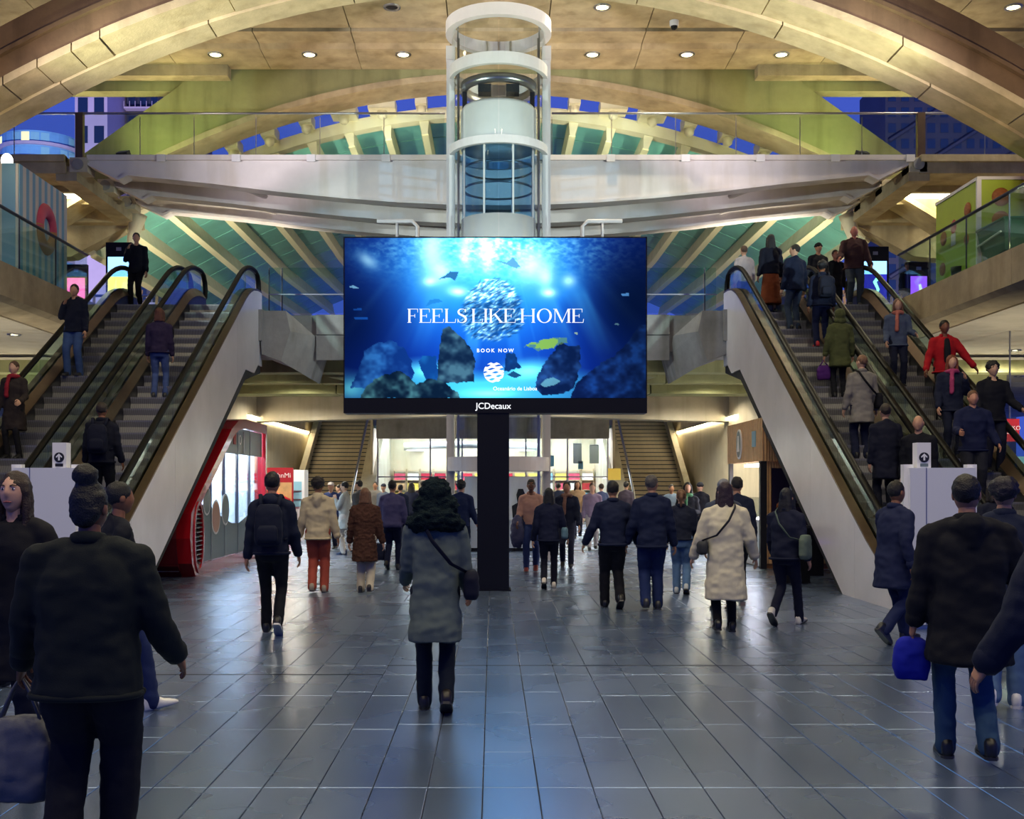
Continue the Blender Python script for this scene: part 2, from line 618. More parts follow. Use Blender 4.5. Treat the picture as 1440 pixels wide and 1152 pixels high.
rb = random.Random(3)
cuts = [-13.0, -11.1, -9.9, -9.25, -8.6, -8.0, -7.4, -6.9, -4.7, -2.4, 0.1, 2.4, 4.9, 7.2, 9.4, 11.4, 13.2]
for a, bb in zip(cuts[:-1], cuts[1:]):
    blk(a + .012, bb - .012, 19.97, 20.78, .0 + rb.uniform(-.012, .012), .15).build('arch_block', 'concrete_block', arch)
cuts = [-13.0, -10.4, -7.9, -5.2, -2.6, 0.0, 2.7, 5.3, 8.0, 10.3, 13.0]
for a, bb in zip(cuts[:-1], cuts[1:]):
    blk(a + .012, bb - .012, 20.8, 21.45, -.05 + rb.uniform(-.008, .008), .2).build('arch_block', 'concrete_block', arch)
    mb = MB()
    P = [a + .005 + (bb - a - .01) * k / 5 for k in range(6)]
    lowp = [(X, zs(X)) for X in P]
    R = []
    for X, z in lowp:
        R.append([(X, 21.46, z - .02), (X, 21.75, z + .16), (X, 21.75, z + .35), (X, 21.46, z + .35)])
    mb.rings(R); mb.build('arch_chamfer', 'concrete_warm', arch)

# ------------------------------------------------------------------ arched spandrel wall behind the ceiling
zi = lambda X: 12.35 - X * X / 37.0
XA = [-12 + .5 * k for k in range(49)]
wb = struct('wall_back', 'greenish lit concrete wall with a wide arched opening above the footbridge', 'wall')
poly = [(X, zi(X)) for X in XA] + [(11.6, 9.75), (10.9, 10.3), (8.5, 12.0), (7.3, CZ + .3), (-7.3, CZ + .3), (-8.5, 12.0), (-10.9, 10.3), (-11.6, 9.75)]
mb = MB(); mb.prism(poly, 'y', 30.0, 31.0); mb.build('arched_wall', 'concrete_green', wb)
mb = MB(); mb.prism([(X, zi(X) - .02) for X in XA] + [(X, zi(X) + .14) for X in reversed(XA)], 'y', 29.93, 31.05); mb.build('arch_rim', 'concrete_warm', wb)
for s in (-1, 1):
    mb = MB(); mb.box(min(s * 6.9, s * 16), max(s * 6.9, s * 16), 30.05, 30.5, 12.05, CZ + .3); mb.build('edge_beam', 'concrete_green', wb)
    mb = MB(); mb.box(min(s * 6.9, s * 16), max(s * 6.9, s * 16), 29.6, 30.0, 12.3, CZ - .02); mb.build('edge_beam', 'concrete_warm', wb)

# ------------------------------------------------------------------ ribbed canopy vault with teal panes
vault = struct('canopy_vault', 'barrel vault of cream ribs and teal panes behind the footbridge', 'canopy')
zv = lambda X: 12.08 - X * X / 37.0
RX = [.17 + 1.06 * k for k in range(-11, 11)]
YV = [32.0, 45.0, 58.0]
lift_ = lambda Y: 0 if Y <= 45 else .55 * (Y - 45) / 13
XR = [-11.8 + .4 * k for k in range(60)]
mb = MB(); mb.prism([(X, zv(X) - .10) for X in XR] + [(X, zv(X) + .22) for X in reversed(XR)], 'y', 31.9, 32.3)
mb.build('front_ring', 'rib_white', vault)
for X in RX:
    sl = -2 * X / 37.0
    nx, nz = sl, -1.0
    l = math.hypot(nx, nz); nx, nz = nx / l, nz / l         # points down into the hall
    tx, tz = -nz, nx
    R = []
    E = []
    for Y in YV:
        z0 = zv(X) + lift_(Y)
        hw0, hw1, dep = .16, .07, .46
        R.append([(X + tx * hw0, Y, z0 + tz * hw0 + .03), (X - tx * hw0, Y, z0 - tz * hw0 + .03),
                  (X - tx * hw1 + nx * dep, Y, z0 - tz * hw1 + nz * dep), (X + tx * hw1 + nx * dep, Y, z0 + tz * hw1 + nz * dep)])
        d2 = dep + .04
        E.append([(X + tx * .09 + nx * dep, Y, z0 + tz * .09 + nz * dep), (X - tx * .09 + nx * dep, Y, z0 - tz * .09 + nz * dep),
                  (X - tx * .09 + nx * d2, Y, z0 - tz * .09 + nz * d2), (X + tx * .09 + nx * d2, Y, z0 + tz * .09 + nz * d2)])
    r_ = MB().rings(R).build('rib', 'rib_white', vault)
    MB().rings(E).build('rib_flange', 'rib_edge', r_)
YP = [32.1 + k * 1.85 for k in range(8)] + [47.2, 49.4, 51.6, 53.8, 56, 58]
for Xa, Xb in zip(RX[:-1], RX[1:]):
    for ya, yb in zip(YP[:-1], YP[1:]):
        mb = MB()
        g = .035
        vs = []
        for dz in (.02, .05):
            for (xx, yy) in ((Xa + g, ya + g), (Xb - g, ya + g), (Xb - g, yb - g), (Xa + g, yb - g)):
                vs.append((xx, yy, zv(xx) + lift_(yy) + dz))
        mb.add(vs, [(0, 3, 2, 1), (4, 5, 6, 7), (0, 1, 5, 4), (1, 2, 6, 5), (2, 3, 7, 6), (3, 0, 4, 7)])
        mb.build('pane', 'pane_teal', vault)
mb = MB()
for k in range(len(RX) - 1):
    Xa, Xb = RX[k], RX[k + 1]
    mb.add([(Xa, 32, zv(Xa) + .1), (Xb, 32, zv(Xb) + .1), (Xb, 45, zv(Xb) + .1), (Xa, 45, zv(Xa) + .1), (Xb, 58, zv(Xb) + .65), (Xa, 58, zv(Xa) + .65)], [(0, 1, 2, 3), (3, 2, 4, 5)])
mb.build('pane_backing', 'steel_dark', vault)
# brackets and the little cylinder lamps that carry the vault from the arched wall
for i, (bx, by, w) in enumerate([(327, 204, 18), (378, 186, 20), (430, 168, 18), (483, 155, 36), (537, 148, 38), (592, 141, 16),
                                 (808, 141, 16), (863, 149, 38), (918, 158, 38), (970, 172, 18), (1024, 186, 20), (1076, 206, 20)]):
    p = at(bx, by, 31.4)
    s = w * 31.4 / F
    MB().box(p.x - s / 2, p.x + s / 2, 31.2, 31.95, p.z - .14, p.z + .16).build('bracket', 'rib_white', vault)
    mb = MB(); mb.tube([(p.x, 31.5, p.z - .13), (p.x, 31.5, p.z - .3), (p.x, 31.5, p.z - .36)], [.15, .13, .06], 12); mb.build('bracket_boss', 'rib_white', vault, True)
mb = MB()
mb.prism([(X, zv(X) + .40) for X in XR] + [(X, zv(X) + .46) for X in reversed(XR)], 'y', 31.3, 31.36)
mb.build('bracket_rail', 'steel_dark', vault)

# ------------------------------------------------------------------ footbridge: three white girders, deck, glass rail
GC = 0.13
prof = [(123, 231), (167, 252.5), (180, 246), (300, 258), (390, 269), (480, 278), (560, 284), (630, 287), (700, 288)]
gl = [((x - 700) * 27 / F, H + (HY - y) * 27 / F) for x, y in prof]
GT = H + (HY - 226) * 27 / F
gp = gl + [(-x, z) for x, z in reversed(gl[:-1])]
br = struct('footbridge', 'white steel footbridge of three bow-bellied girders crossing behind the lift', 'bridge')
gme = None
for k, Y in enumerate((27.0, 28.9, 30.6)):
    poly = [(x + GC, z) for x, z in gp] + [(GC - gl[0][0], GT), (GC + gl[0][0], GT)]
    if k < 3:
        mb = MB(); mb.prism(poly, 'y', Y, Y + .28); g = mb.build('girder', 'girder_white', br)
        mb = MB(); mb.prism([(x + GC, z - .03) for x, z in gp] + [(x + GC, z + .03) for x, z in reversed(gp)], 'y', Y - .08, Y + .36); mb.build('girder_flange', 'girder_white', g)
        for s in (-1, 1):
            mb = MB(); mb.cbox((GC + s * 9.93, Y + .15, GT - .12), .42, .5, .34); mb.build('bearing_block', 'concrete_pale', g)
            mb = MB(); mb.tube([(GC + s * 9.93, Y - .12, GT - .12), (GC + s * 9.93, Y - .16, GT - .12)], .13, 16); mb.build('bearing_bolt', 'concrete_grey', g)
for s in (-1, 1):
    for Y in (27.28, 29.18):
        MB().tube([(GC + s * 6.6, Y, 8.98), (GC + s * 5.9, Y + 1.65, 8.98)], .07, 6).build('cross_brace', 'girder_white', br)
xs = [GC - 9.75 + 19.5 * k / 11 for k in range(12)]
for a, bb in zip(xs[:-1], xs[1:]):
    MB().box(a + .01, bb - .01, 26.92, 31.0, GT, GT + .12).build('deck_edge_panel', 'girder_white', br)
    MB().box(bb - .10, bb + .10, 26.89, 26.93, GT - .05, GT + .12).build('deck_clip', 'lift_white', br)
# rail
rail = empty('bridge_railing', (0, 27.05, GT + .12), label='frameless glass railing with thin steel handrail along the footbridge', cat='railing')
gx = [px(x, 27.05) for x in (-30, 20, 112, 197, 273, 360, 450, 540, 626)] + [px(x, 27.05) for x in (776, 860, 950, 1035, 1125, 1212, 1295, 1385, 1470)]
for a, bb in zip(gx[:-1], gx[1:]):
    if a < -1 and bb > 1:
        continue
    MB().box(a + .015, bb - .015, -.008, .008, 0.02, 1.0).build('glass_panel', 'glass_clear', rail)
    MB().box(a - .008, a + .008, -.012, .012, 0.0, .93).build('glass_joint', 'steel', rail)
for a, bb in ((gx[0], gx[8]), (gx[9], gx[-1])):
    MB().tube([(a, 0, 1.02), (bb, 0, 1.02)], .028, 8).build('handrail', 'steel', rail, True)
for x in (112, 1295):
    MB().box(px(x, 27.05) - .09, px(x, 27.05) + .09, -.05, .09, -.2, 1.03).build('end_post', 'deck_metal', rail)

# side slabs of the upper level, coffered with a light panel
for s, nm in ((-1, 'left'), (1, 'right')):
    sl_ = struct('wall_upper_' + nm, 'coffered concrete slab of the upper level on the %s with a glowing light panel' % nm, 'slab')
    def bx(x0, x1, *r): return MB().box(min(s * x0, s * x1), max(s * x0, s * x1), *r)
    bx(10.1, 17, 26.9, 27.5, 9.02, 9.42).build('edge_beam', 'concrete_warm', sl_)
    bx(10.1, 17, 26.8, 27.0, 9.28, 9.44).build('edge_beam', 'concrete_warm', sl_)
    bx(9.85, 10.35, 26.95, 32.2, 8.85, 9.2).build('edge_beam', 'concrete_warm', sl_)
    bx(10.35, 17, 27.5, 32.2, 9.25, 9.42).build('slab_soffit', 'concrete_warm', sl_)
    bx(10.35, 17, 31.2, 32.2, 8.85, 9.25).build('edge_beam', 'concrete_warm', sl_)
    bx(10.4, 14.5, 29.2, 30.1, 9.2, 9.25).build('light_panel', 'panel_light', sl_)
    bx(10.35, 17, 28.9, 29.1, 9.1, 9.25).build('coffer_rib', 'concrete_warm', sl_)
    bx(10.35, 17, 30.2, 30.4, 9.1, 9.25).build('coffer_rib', 'concrete_warm', sl_)
    mb = MB(); mb.prism([(s * 10.1, 8.86), (s * 14.5, 8.86), (s * 14.5, 7.75), (s * 11.7, 8.0)], 'y', 31.6, 32.2); mb.build('haunch', 'concrete_warm', sl_)
    mb = MB(); mb.tube([(s * 9.92, 31.3, 5.6), (s * 9.92, 31.3, 8.4), (s * 9.75, 31.3, 9.1)], [.14, .14, .24], 16); mb.build('column', 'rib_white', sl_, True)

# ------------------------------------------------------------------ side mezzanines (level 5.6 m)
MZ = 5.6
for s, nm in ((-1, 'left'), (1, 'right')):
    mz = struct('wall_mezzanine_' + nm, 'concrete mezzanine slab along the %s side with board-marked parapet edge' % nm, 'mezzanine')
    pr = [(8.66, MZ), (8.66, 5.0), (8.78, 4.92), (9.3, 4.86), (9.34, 4.95), (24, 4.95), (24, MZ)]
    ys = [8, 12, 15.5, 19, 22.5, 26, 30, 36]
    for a, bb in zip(ys[:-1], ys[1:]):
        mb = MB(); mb.prism([(s * x, z) for x, z in pr], 'y', a + .006, bb - .006); mb.build('slab_segment', 'concrete_warm', mz)
    ysoff = [8, 12, 16, 20, 24, 28, 32, 36]
    for a, bb in zip(ysoff[:-1], ysoff[1:]):
        for xa in (9.5, 13, 16.5, 20):
            x0, x1 = s * xa, s * (xa + 3.48)
            MB().box(min(x0, x1), max(x0, x1), a + .02, bb - .02, 4.90, 4.96).build('soffit_panel', 'concrete_pale', mz)
    r = empty('mezzanine_railing', (s * 8.74, 0, MZ), label='frameless glass railing with dark steel handrail along the %s mezzanine' % nm, cat='railing')
    yp = [10.5 + 1.75 * k for k in range(9)]
    for a, bb in zip(yp[:-1], yp[1:]):
        MB().box(-.008, .008, a + .012, bb - .012, 0, 1.0).build('glass_panel', 'glass_green', r)
        MB().box(-.012, .012, a - .008, a + .008, 0, 1.0).build('glass_joint', 'steel_dark', r)
    MB().tube([(0, 10.5, 1.0), (0, 24.5, 1.0)], .032, 8).build('handrail', 'steel_dark', r, True)

# ------------------------------------------------------------------ landing over the ground floor passage
ld_ = struct('wall_landing', 'concrete landing over the passage behind the screen with faceted consoles', 'landing')
MB().box(-8.66, 8.66, 26.5, 46, 4.75, MZ).build('landing_slab', 'concrete_grey', ld_)
MB().box(-8.66, -5.2, 25.6, 26.5, 4.9, MZ).build('landing_slab', 'concrete_grey', ld_)
MB().box(5.2, 8.66, 25.6, 26.5, 4.9, MZ).build('landing_slab', 'concrete_grey', ld_)
MB().box(-24, -8.66, 36, 58, 4.75, MZ).build('landing_slab', 'concrete_grey', ld_)
MB().box(8.66, 24, 36, 58, 4.75, MZ).build('landing_slab', 'concrete_grey', ld_)
for (y0, y1, z0) in ((28.3, 28.9, 4.45), (31.0, 31.5, 4.42), (34.0, 35.2, 4.38)):
    for (xa, xb) in ((-14, -4.7), (-4.66, 0.1), (.14, 4.7), (4.74, 14)):
        MB().box(xa, xb, y0, y1, z0, 4.76).build('soffit_beam', 'concrete_green', ld_)
XE = [-12 + k for k in range(25)]
mb = MB(); mb.prism([(X, 3.95 + .10 * math.cos(X * math.pi / 9)) for X in XE] + [(X, 4.8) for X in reversed(XE)], 'y', 39.5, 40.3)
mb.build('edge_arch', 'concrete_pale', ld_)
for s in (-1, 1):
    mb = MB(); mb.add([(s * 4.2, 29, 4.4), (s * 3.6, 29, 4.4), (s * 1.6, 36, 4.33), (s * 2.2, 36, 4.33), (s * 4.2, 29, 4.76), (s * 3.6, 29, 4.76), (s * 1.6, 36, 4.76), (s * 2.2, 36, 4.76)],
                      [(0, 1, 2, 3), (4, 7, 6, 5), (0, 4, 5, 1), (1, 5, 6, 2), (2, 6, 7, 3), (3, 7, 4, 0)]); mb.build('soffit_beam', 'concrete_green', ld_)
    # faceted console: front block, slanted cheek
    Yc = 25.7
    P = lambda x, y, Y: tuple(((x - VX) * Y / F * (1 if s < 0 else -1) + (0 if s < 0 else 0.06), Y, H + (HY - y) * Y / F))
    a = [P(366, 437, Yc), P(402, 437, Yc), P(408, 466, Yc), P(395, 508, Yc), P(368, 498, Yc), P(366, 466, Yc)]
    bk = [(p[0], 27.2, p[2]) for p in a]
    mb = MB(); mb.add(a + bk, [(0, 1, 2, 3, 4, 5), (11, 10, 9, 8, 7, 6)] + [(i, (i + 1) % 6, 6 + (i + 1) % 6, 6 + i) for i in range(6)])
    mb.build('console_block', 'concrete_grey', ld_)
    c = [P(402, 437, Yc), P(408, 466, Yc), P(395, 508, Yc), P(437, 533, 26.6), P(447, 498, 26.6), P(442, 472, 26.4)]
    bk = [(p[0], 28.0, p[2]) for p in c]
    mb = MB(); mb.add(c + bk, [(0, 1, 5), (1, 2, 3), (1, 3, 4), (1, 4, 5)] + [(11, 10, 9, 8, 7, 6)] + [(i, (i + 1) % 6, 6 + (i + 1) % 6, 6 + i) for i in range(6)])
    mb.build('console_cheek', 'concrete_grey', ld_)
    sx = lambda a_, b_: (min(s * a_, s * b_), max(s * a_, s * b_))
    x0, x1 = sx(0.6, 4.1)
    MB().box(x0, x1, 26.42, 26.5, 4.55, 5.12).build('fascia_panel', 'concrete_grey', ld_)
    MB().box(x0, x1, 26.40, 26.5, 5.14, 5.6).build('fascia_panel', 'concrete_grey', ld_)
    r = empty('landing_railing', (0, 26.2, MZ), label='frameless glass railing on the landing edge %s of the screen' % ('left' if s < 0 else 'right'), cat='railing')
    for (a_, b_) in ((5.15, 4.88), (4.85, 3.35), (3.32, 1.6)):
        x0, x1 = sx(a_, b_)
        MB().box(x0 + .01, x1 - .01, -.008, .008, 0, 1.05).build('glass_panel', 'glass_green', r)
        MB().box(x0 - .012, x0 + .012, -.014, .014, 0, 1.05).build('glass_joint', 'steel_dark', r)
    x0, x1 = sx(5.15, 1.6)
    MB().box(x0, x1, -.02, .02, .42, .45).build('rail_bar', 'steel', r)

# small fixtures with their own light under the landing
for i, (x, Y) in enumerate([(px(415, 33), 33), (px(1000, 33), 33), (-2.0, 37.5), (2.4, 37.5), (-6.4, 37.5), (6.6, 37.5), (-5.8, 29.8), (5.8, 29.8)]):
    downlight(x, Y, z=4.75, power=420, r=.08, label='small warm downlight in the passage ceiling, %s of eight' % ordn[i], angle=165, col=(1, .93, .76))
for i, (x, y) in enumerate([(1427, 492), (1433, 572), (60, 520), (20, 470)]):
    Y = F * (4.9 - H) / (HY - y)
    Y = min(Y, 34)
    downlight(px(x, Y), Y, z=4.90, power=520, r=.11, label='warm downlight under the %s mezzanine, %s one' % ('right' if x > 700 else 'left', 'nearer' if y < 500 else 'farther'), angle=165, col=(1, .90, .70))

# ------------------------------------------------------------------ passage walls, stairs, shop front
for s, nm in ((-1, 'left'), (1, 'right')):
    w = struct('wall_passage_' + nm, 'pale plaster wall of the passage on the %s, washed by a strip light' % nm, 'wall')
    x0, x1 = min(s * 8.2, s * 8.6), max(s * 8.2, s * 8.6)
    MB().box(x0, x1, 30, 54.2, 0, 4.75).build('wall_face', 'wall_plaster', w)
    xi = s * 8.2
    MB().box(min(xi, xi - s * .04), max(xi, xi - s * .04), 38.0, 50.5, 3.93, 3.98).build('strip_light', 'strip_light', w)
    MB().box(min(xi, xi - s * .1), max(xi, xi - s * .1), 38.0, 50.5, 4.0, 4.05).build('light_cornice', 'concrete_pale', w)
    # stairs
    st = struct('trim_stairs_' + nm, 'broad stone stairs climbing at the back on the %s' % nm, 'stairs')
    xa, xb = s * 7.85, s * 5.05
    xa, xb = min(xa, xb), max(xa, xb)
    sm = MB(); sm.box(xa, xb, 0, .42, -.17, 0); sme = sm.mesh('step')
    nb = MB(); nb.box(xa, xb, -.015, .03, -.035, .004); nme = nb.mesh('nosing')
    for k in range(30):
        o = obj('step', sme, 'stair_stone', st, (0, 44.0 + .31 * k, .18 * (k + 1)))
        obj('nosing', nme, 'steel_dark', o)
    for xe in (xa, xb):
        w2 = .12 if abs(xe) > 6 else .30
        mb = MB(); mb.prism([(43.6, 0), (43.6, .35), (44.0, .62), (53.4, 6.1), (53.4, 0)], 'x', xe - w2, xe + w2); mb.build('stringer', 'concrete_pale', st)
    mb = MB(); mb.tube([(s * 5.45, 43.8, .5), (s * 5.45, 43.8, 1.15), (s * 5.45, 44.2, 1.45), (s * 5.45, 49.5, 4.52)], .05, 8); mb.build('handrail', 'steel', st, True)
    MB().box(min(s * 4.75, s * 8.3), max(s * 4.75, s * 8.3), 54, 54.3, 0, 9).build('stair_back_wall', 'concrete_grey', st)

# ------------------------------------------------------------------ bright shop at the back
YS = 46.5
sh = struct('window_1', 'bright glazed shop front at the end of the passage', 'shop front')
MB().box(-4.75, 4.75, YS - .1, YS + .5, 3.55, 4.75).build('header_beam', 'concrete_grey', sh)
vx = [-4.7, -2.55, -1.25, 1.35, 3.05, 4.7]
for x in vx:
    MB().box(x - .03, x + .03, YS - .03, YS + .03, 0, 3.55).build('mullion', 'steel', sh)
for a, bb in zip(vx[:-1], vx[1:]):
    for (z0, z1) in ((.05, 1.95), (2.0, 3.5)):
        if a == -1.25:
            continue
        MB().box(a + .03, bb - .03, YS - .006, YS + .006, z0, z1).build('pane', 'glass_clear', sh)
    MB().box(a, bb, YS - .03, YS + .03, 1.95, 2.0).build('transom', 'steel', sh)
MB().box(-5, 5, YS + 6.5, YS + 6.7, 0, 4.5).build('shop_wall', 'wall_plaster', sh)
for s in (-1, 1):
    MB().box(min(s * 4.9, s * 5.0), max(s * 4.9, s * 5.0), YS, YS + 6.5, 0, 4.5).build('shop_wall', 'wall_plaster', sh)
MB().box(-5, 5, YS + .5, YS + 6.5, 4.0, 4.1).build('shop_ceiling', 'stripe_blue', sh)
for x in (-3.7, -1.9, 0, 1.9, 3.7):
    for y in (1.6, 3.4, 5.2):
        MB().box(x - .55, x + .55, YS + y - .3, YS + y + .3, 3.9, 3.98).build('ceiling_light', 'shop_light', sh)
mb = MB(); mb.lathe([(2.9, 3.2), (3.0, 3.2), (3.0, 3.5), (2.9, 3.5), (2.9, 3.2)], 40, (-1.0, YS + 4.6, 0)); mb.build('ceiling_ring', 'sign_white', sh, True)
for i, x in enumerate([-4.3 + .62 * k for k in range(15)]):
    s_ = empty('shop_shelf', (x, YS + 6.2, 0), label='tall goods shelf against the shop back wall, %s from the left' % ordn[i], cat='shelf', group='goods shelves in the back shop')
    MB().box(-.29, .29, -.18, .18, 0, .08).build('base', 'shop_shelf', s_)
    for z in (.5, .95, 1.4, 1.85, 2.3):
        MB().box(-.29, .29, -.18, .18, z, z + .03).build('shelf_board', 'shop_shelf', s_)
    for xx in (-.29, .27):
        MB().box(xx, xx + .02, -.18, .18, 0, 2.4).build('side_panel', 'shop_shelf', s_)
    for z in (.53, .98, 1.43, 1.88):
        MB().box(-.25, .25, -.12, .12, z, z + .3).build('goods_row', random.choice(['sign_red', 'sign_yellow', 'stripe_blue', 'wood', 'sign_white', 'donut_pink', 'sign_yellow']), s_)
for i, (x0, x1, y0, y1, mm) in enumerate([(772, 779, 641, 656, 'totem_navy'), (806, 818, 624, 652, 'screen_white'), (829, 842, 626, 652, 'screen_white'), (813, 820, 649, 660, 'totem_navy')]):
    p, q = at(x0, y1, YS + 1.2), at(x1, y0, YS + 1.2)
    e = empty('hanging_banner', ((p.x + q.x) / 2, YS + 1.2, p.z), label=['small blue banner hanging behind the shop glass, nearest the lift', 'white banner hanging behind the shop glass, left one', 'white banner hanging behind the shop glass, right one', 'small blue banner under the left white banner in the shop'][i], cat='banner', group='shop banners')
    w_, h_ = q.x - p.x, q.z - p.z
    MB().box(-w_ / 2, w_ / 2, -.01, .01, 0, h_).build('sheet', {'screen_white': 'sign_white', 'totem_navy': 'stripe_blue'}[mm], e)
    MB().tube([(-w_ / 2, 0, h_), (w_ / 2, 0, h_)], .02, 6).build('rod', 'steel', e)
    MB().tube([(0, 0, h_), (0, 0, 3.9 - p.z)], .006, 5).build('cord', 'steel', e)
p = at(864, 667, 43.0)
e = empty('yellow_sign', (p.x, 43.0, 0), label='square yellow notice on a post at the foot of the right back stairs', cat='sign')
MB().box(-.24, .24, -.02, .02, p.z - .22, p.z + .22).build('board', 'sign_yellow', e)
MB().tube([(0, .03, 0), (0, .03, p.z + .1)], .03, 8).build('post', 'steel', e)

# ------------------------------------------------------------------ surroundings at dusk beyond the openings
def tower(name, label, x0, x1, Y, h, wall, nx, nz, zt0, dep=14, lit=.08, curved=False, seed=1):
    e = empty(name, ((x0 + x1) / 2, Y, 0), label=label, cat='building')
    w = x1 - x0
    rr = random.Random(seed)
    if curved:
        mb = MB(); mb.lathe([(w / 2, 0), (w / 2, h), (0.01, h)], 32); mb.build('wall', wall, e)
        for k in range(nz):
            z = zt0 + k * (h - zt0) / nz
            mb = MB(); mb.lathe([(w / 2 + .02, z), (w / 2 + .6, z), (w / 2 + .6, z + .5), (w / 2 + .02, z + .5)], 32); mb.build('balcony_band', 'facade_pink', e)
            for q in range(11):
                a0 = math.pi + .25 + q * .24
                mb = MB(); mb.lathe([(w / 2 + .05, z + .7), (w / 2 + .05, z + (h - zt0) / nz - .3)], 2, a0=a0, a1=a0 + .2); mb.build('window', 'win_lit' if rr.random() < lit else ('stripe_blue' if rr.random() < .25 else 'facade_glass'), e)
    else:
        MB().box(-w / 2, w / 2, 0, dep, 0, h).build('wall', wall, e)
        mb0 = MB(); cw, chh = w / nx, (h - zt0) / nz
        mb0.box(-cw * .3, cw * .3, -.12, .1, -chh * .3, chh * .3); wme = mb0.mesh('window')
        for i in range(nx):
            for k in range(nz):
                mm = 'win_lit' if rr.random() < lit else 'win_dark'
                wm = wme if mm == 'win_dark' else wme.copy()
                obj('window', wm, mm, e, (-w / 2 + cw * (i + .5), 0, zt0 + chh * (k + .5)))
    return e


tower('glass_tower', 'curved blue glass tower seen through the left opening', -86, -72.6, 200, 62, 'facade_glass', 0, 9, 40, curved=True, seed=4)
tower('apartment_tower', 'mauve apartment tower with small paired windows seen through the left opening', -72, -66.4, 196, 84, 'facade_pink', 2, 9, 40, seed=2)
b3 = tower('balcony_block', 'dark apartment block with balconies right of the mauve tower', -66, -54, 205, 84, 'facade_dark', 6, 10, 34, lit=.05, seed=3)
for k in range(10):
    MB().box(-6, 6, -1.6, 0, 34 + k * 5, 34.3 + k * 5).build('balcony', 'facade_pink', b3)
    for q in range(13):
        MB().box(-6 + q, -5.9 + q, -1.6, -1.5, 34.3 + k * 5, 35.3 + k * 5).build('baluster', 'facade_pink', b3)
b4 = tower('office_block', 'dark office block with diagonal bracing seen through the right opening', 69, 92, 200, 74, 'facade_dark', 10, 16, 30, lit=.12, seed=6)
for k in range(6):
    MB().tube([(-11, -.6, 30 + k * 8), (11, -.6, 44 + k * 8)], .4, 6).build('brace', 'facade_dark', b4)
for s in (-1, 1):
    e = empty('street_screen_wall', (s * 12.6, 40, 5.6), label='row of leaning steel fins outside beyond the %s landing' % ('left' if s < 0 else 'right'), cat='screen wall')
    for k in range(11):
        MB().tube([(s * (-1.2 + .55 * k), 0, 0), (s * (-1.35 + .55 * k), 0, 2.9)], [.09, .05], 6).build('fin', 'wood', e)
    MB().tube([(s * -1.4, 0, 1.1), (s * 4.8, 0, 1.1)], .05, 6).build('rail', 'steel', e)
    MB().tube([(s * -1.4, 0, 2.7), (s * 4.8, 0, 2.7)], .05, 6).build('rail', 'steel', e)

# ------------------------------------------------------------------ floodlights (unseen, added on floor, slabs and footbridge to light the structure)
def flood(loc, target, power, col, label, size=70):
    e = empty('unseen_floodlight', loc, label=label, cat='unseen_floodlight', group='unseen floodlights')
    d = (Vector(target) - Vector(loc)).normalized()
    q = d.to_track_quat('-Z', 'Y')
    h_ = MB(); h_.box(-.16, .16, -.11, .11, 0.0, .14); hd = h_.build('housing', 'steel_dark', e)
    hd.rotation_mode = 'QUATERNION'; hd.rotation_quaternion = q; hd.location = (0, 0, .22)
    ln = MB(); ln.box(-.14, .14, -.09, .09, -.012, 0.0); l_ = ln.build('lens', 'lamp_warm', e)
    l_.rotation_mode = 'QUATERNION'; l_.rotation_quaternion = q; l_.location = (0, 0, .22)
    MB().tube([(-.19, 0, .22), (-.19, 0, 0), (.19, 0, 0), (.19, 0, .22)], .015, 6).build('yoke', 'steel', e)
    ld = bpy.data.lights.new('unseen_flood_beam', 'SPOT')
    ld.energy = power * FLOOD_W; ld.color = col; ld.spot_size = math.radians(size); ld.spot_blend = .9; ld.shadow_soft_size = .15
    lo = bpy.data.objects.new('unseen_flood_beam', ld); COL.objects.link(lo)
    lo.parent = e; lo.location = Vector((0, 0, .22)) + d * .05
    lo.rotation_mode = 'QUATERNION'; lo.rotation_quaternion = q
    return e


for s, nm in ((-1, 'left'), (1, 'right')):
    flood((s * 11.5, 20.0, 0.0), (s * 13, 24.0, 4.9), 900, (1, .90, .68), 'ground floodlight beneath the %s mezzanine added to brighten its soffit' % nm, 140)
    flood((s * 12.5, 28.0, 0.0), (s * 13, 31.0, 4.9), 600, (1, .90, .68), 'rear ground floodlight beneath the %s mezzanine added to brighten its soffit' % nm, 140)
    flood((s * 8.98, 18.6, 5.6), (s * 3.0, 20.8, 11.2), 2700, (1, .82, .55), 'floodlight on the %s mezzanine aimed at the great arch' % nm, 72)
    flood((s * 9.4, 16.5, 5.6), (s * 7.5, 20.8, 9.0), 420, (1, .80, .48), 'floodlight at the front of the %s mezzanine aimed at the arch foot' % nm, 70)
    flood((s * 13.0, 31.0, 9.42), (s * 4.5, 25.2, 12.6), 900, (1, .82, .46), 'floodlight on the %s upper slab aimed at the ceiling' % nm, 110)
    flood((s * 9.0, 27.9, 9.52), (s * 8.2, 30.0, 11.0), 170, (.85, .95, .34), 'floodlight on the %s end of the footbridge aimed at the arched wall' % nm, 100)
    flood((s * 7.6, 29.2, 5.6), (s * 6.2, 40, 10.6), 2800, (1, .93, .74), 'floodlight on the landing aimed at the %s half of the vault' % nm, 110)
    flood((s * 3.0, 30.2, 9.52), (s * 2.6, 36, 11.8), 330, (1, .93, .74), 'floodlight on the footbridge aimed at the %s top of the vault' % nm, 120)
    flood((s * 10.2, 14.0, 5.6), (s * 0.5, 27.2, 8.6), 6600, (1, .90, .94), 'floodlight on the %s mezzanine added to brighten the footbridge girders' % nm, 54)

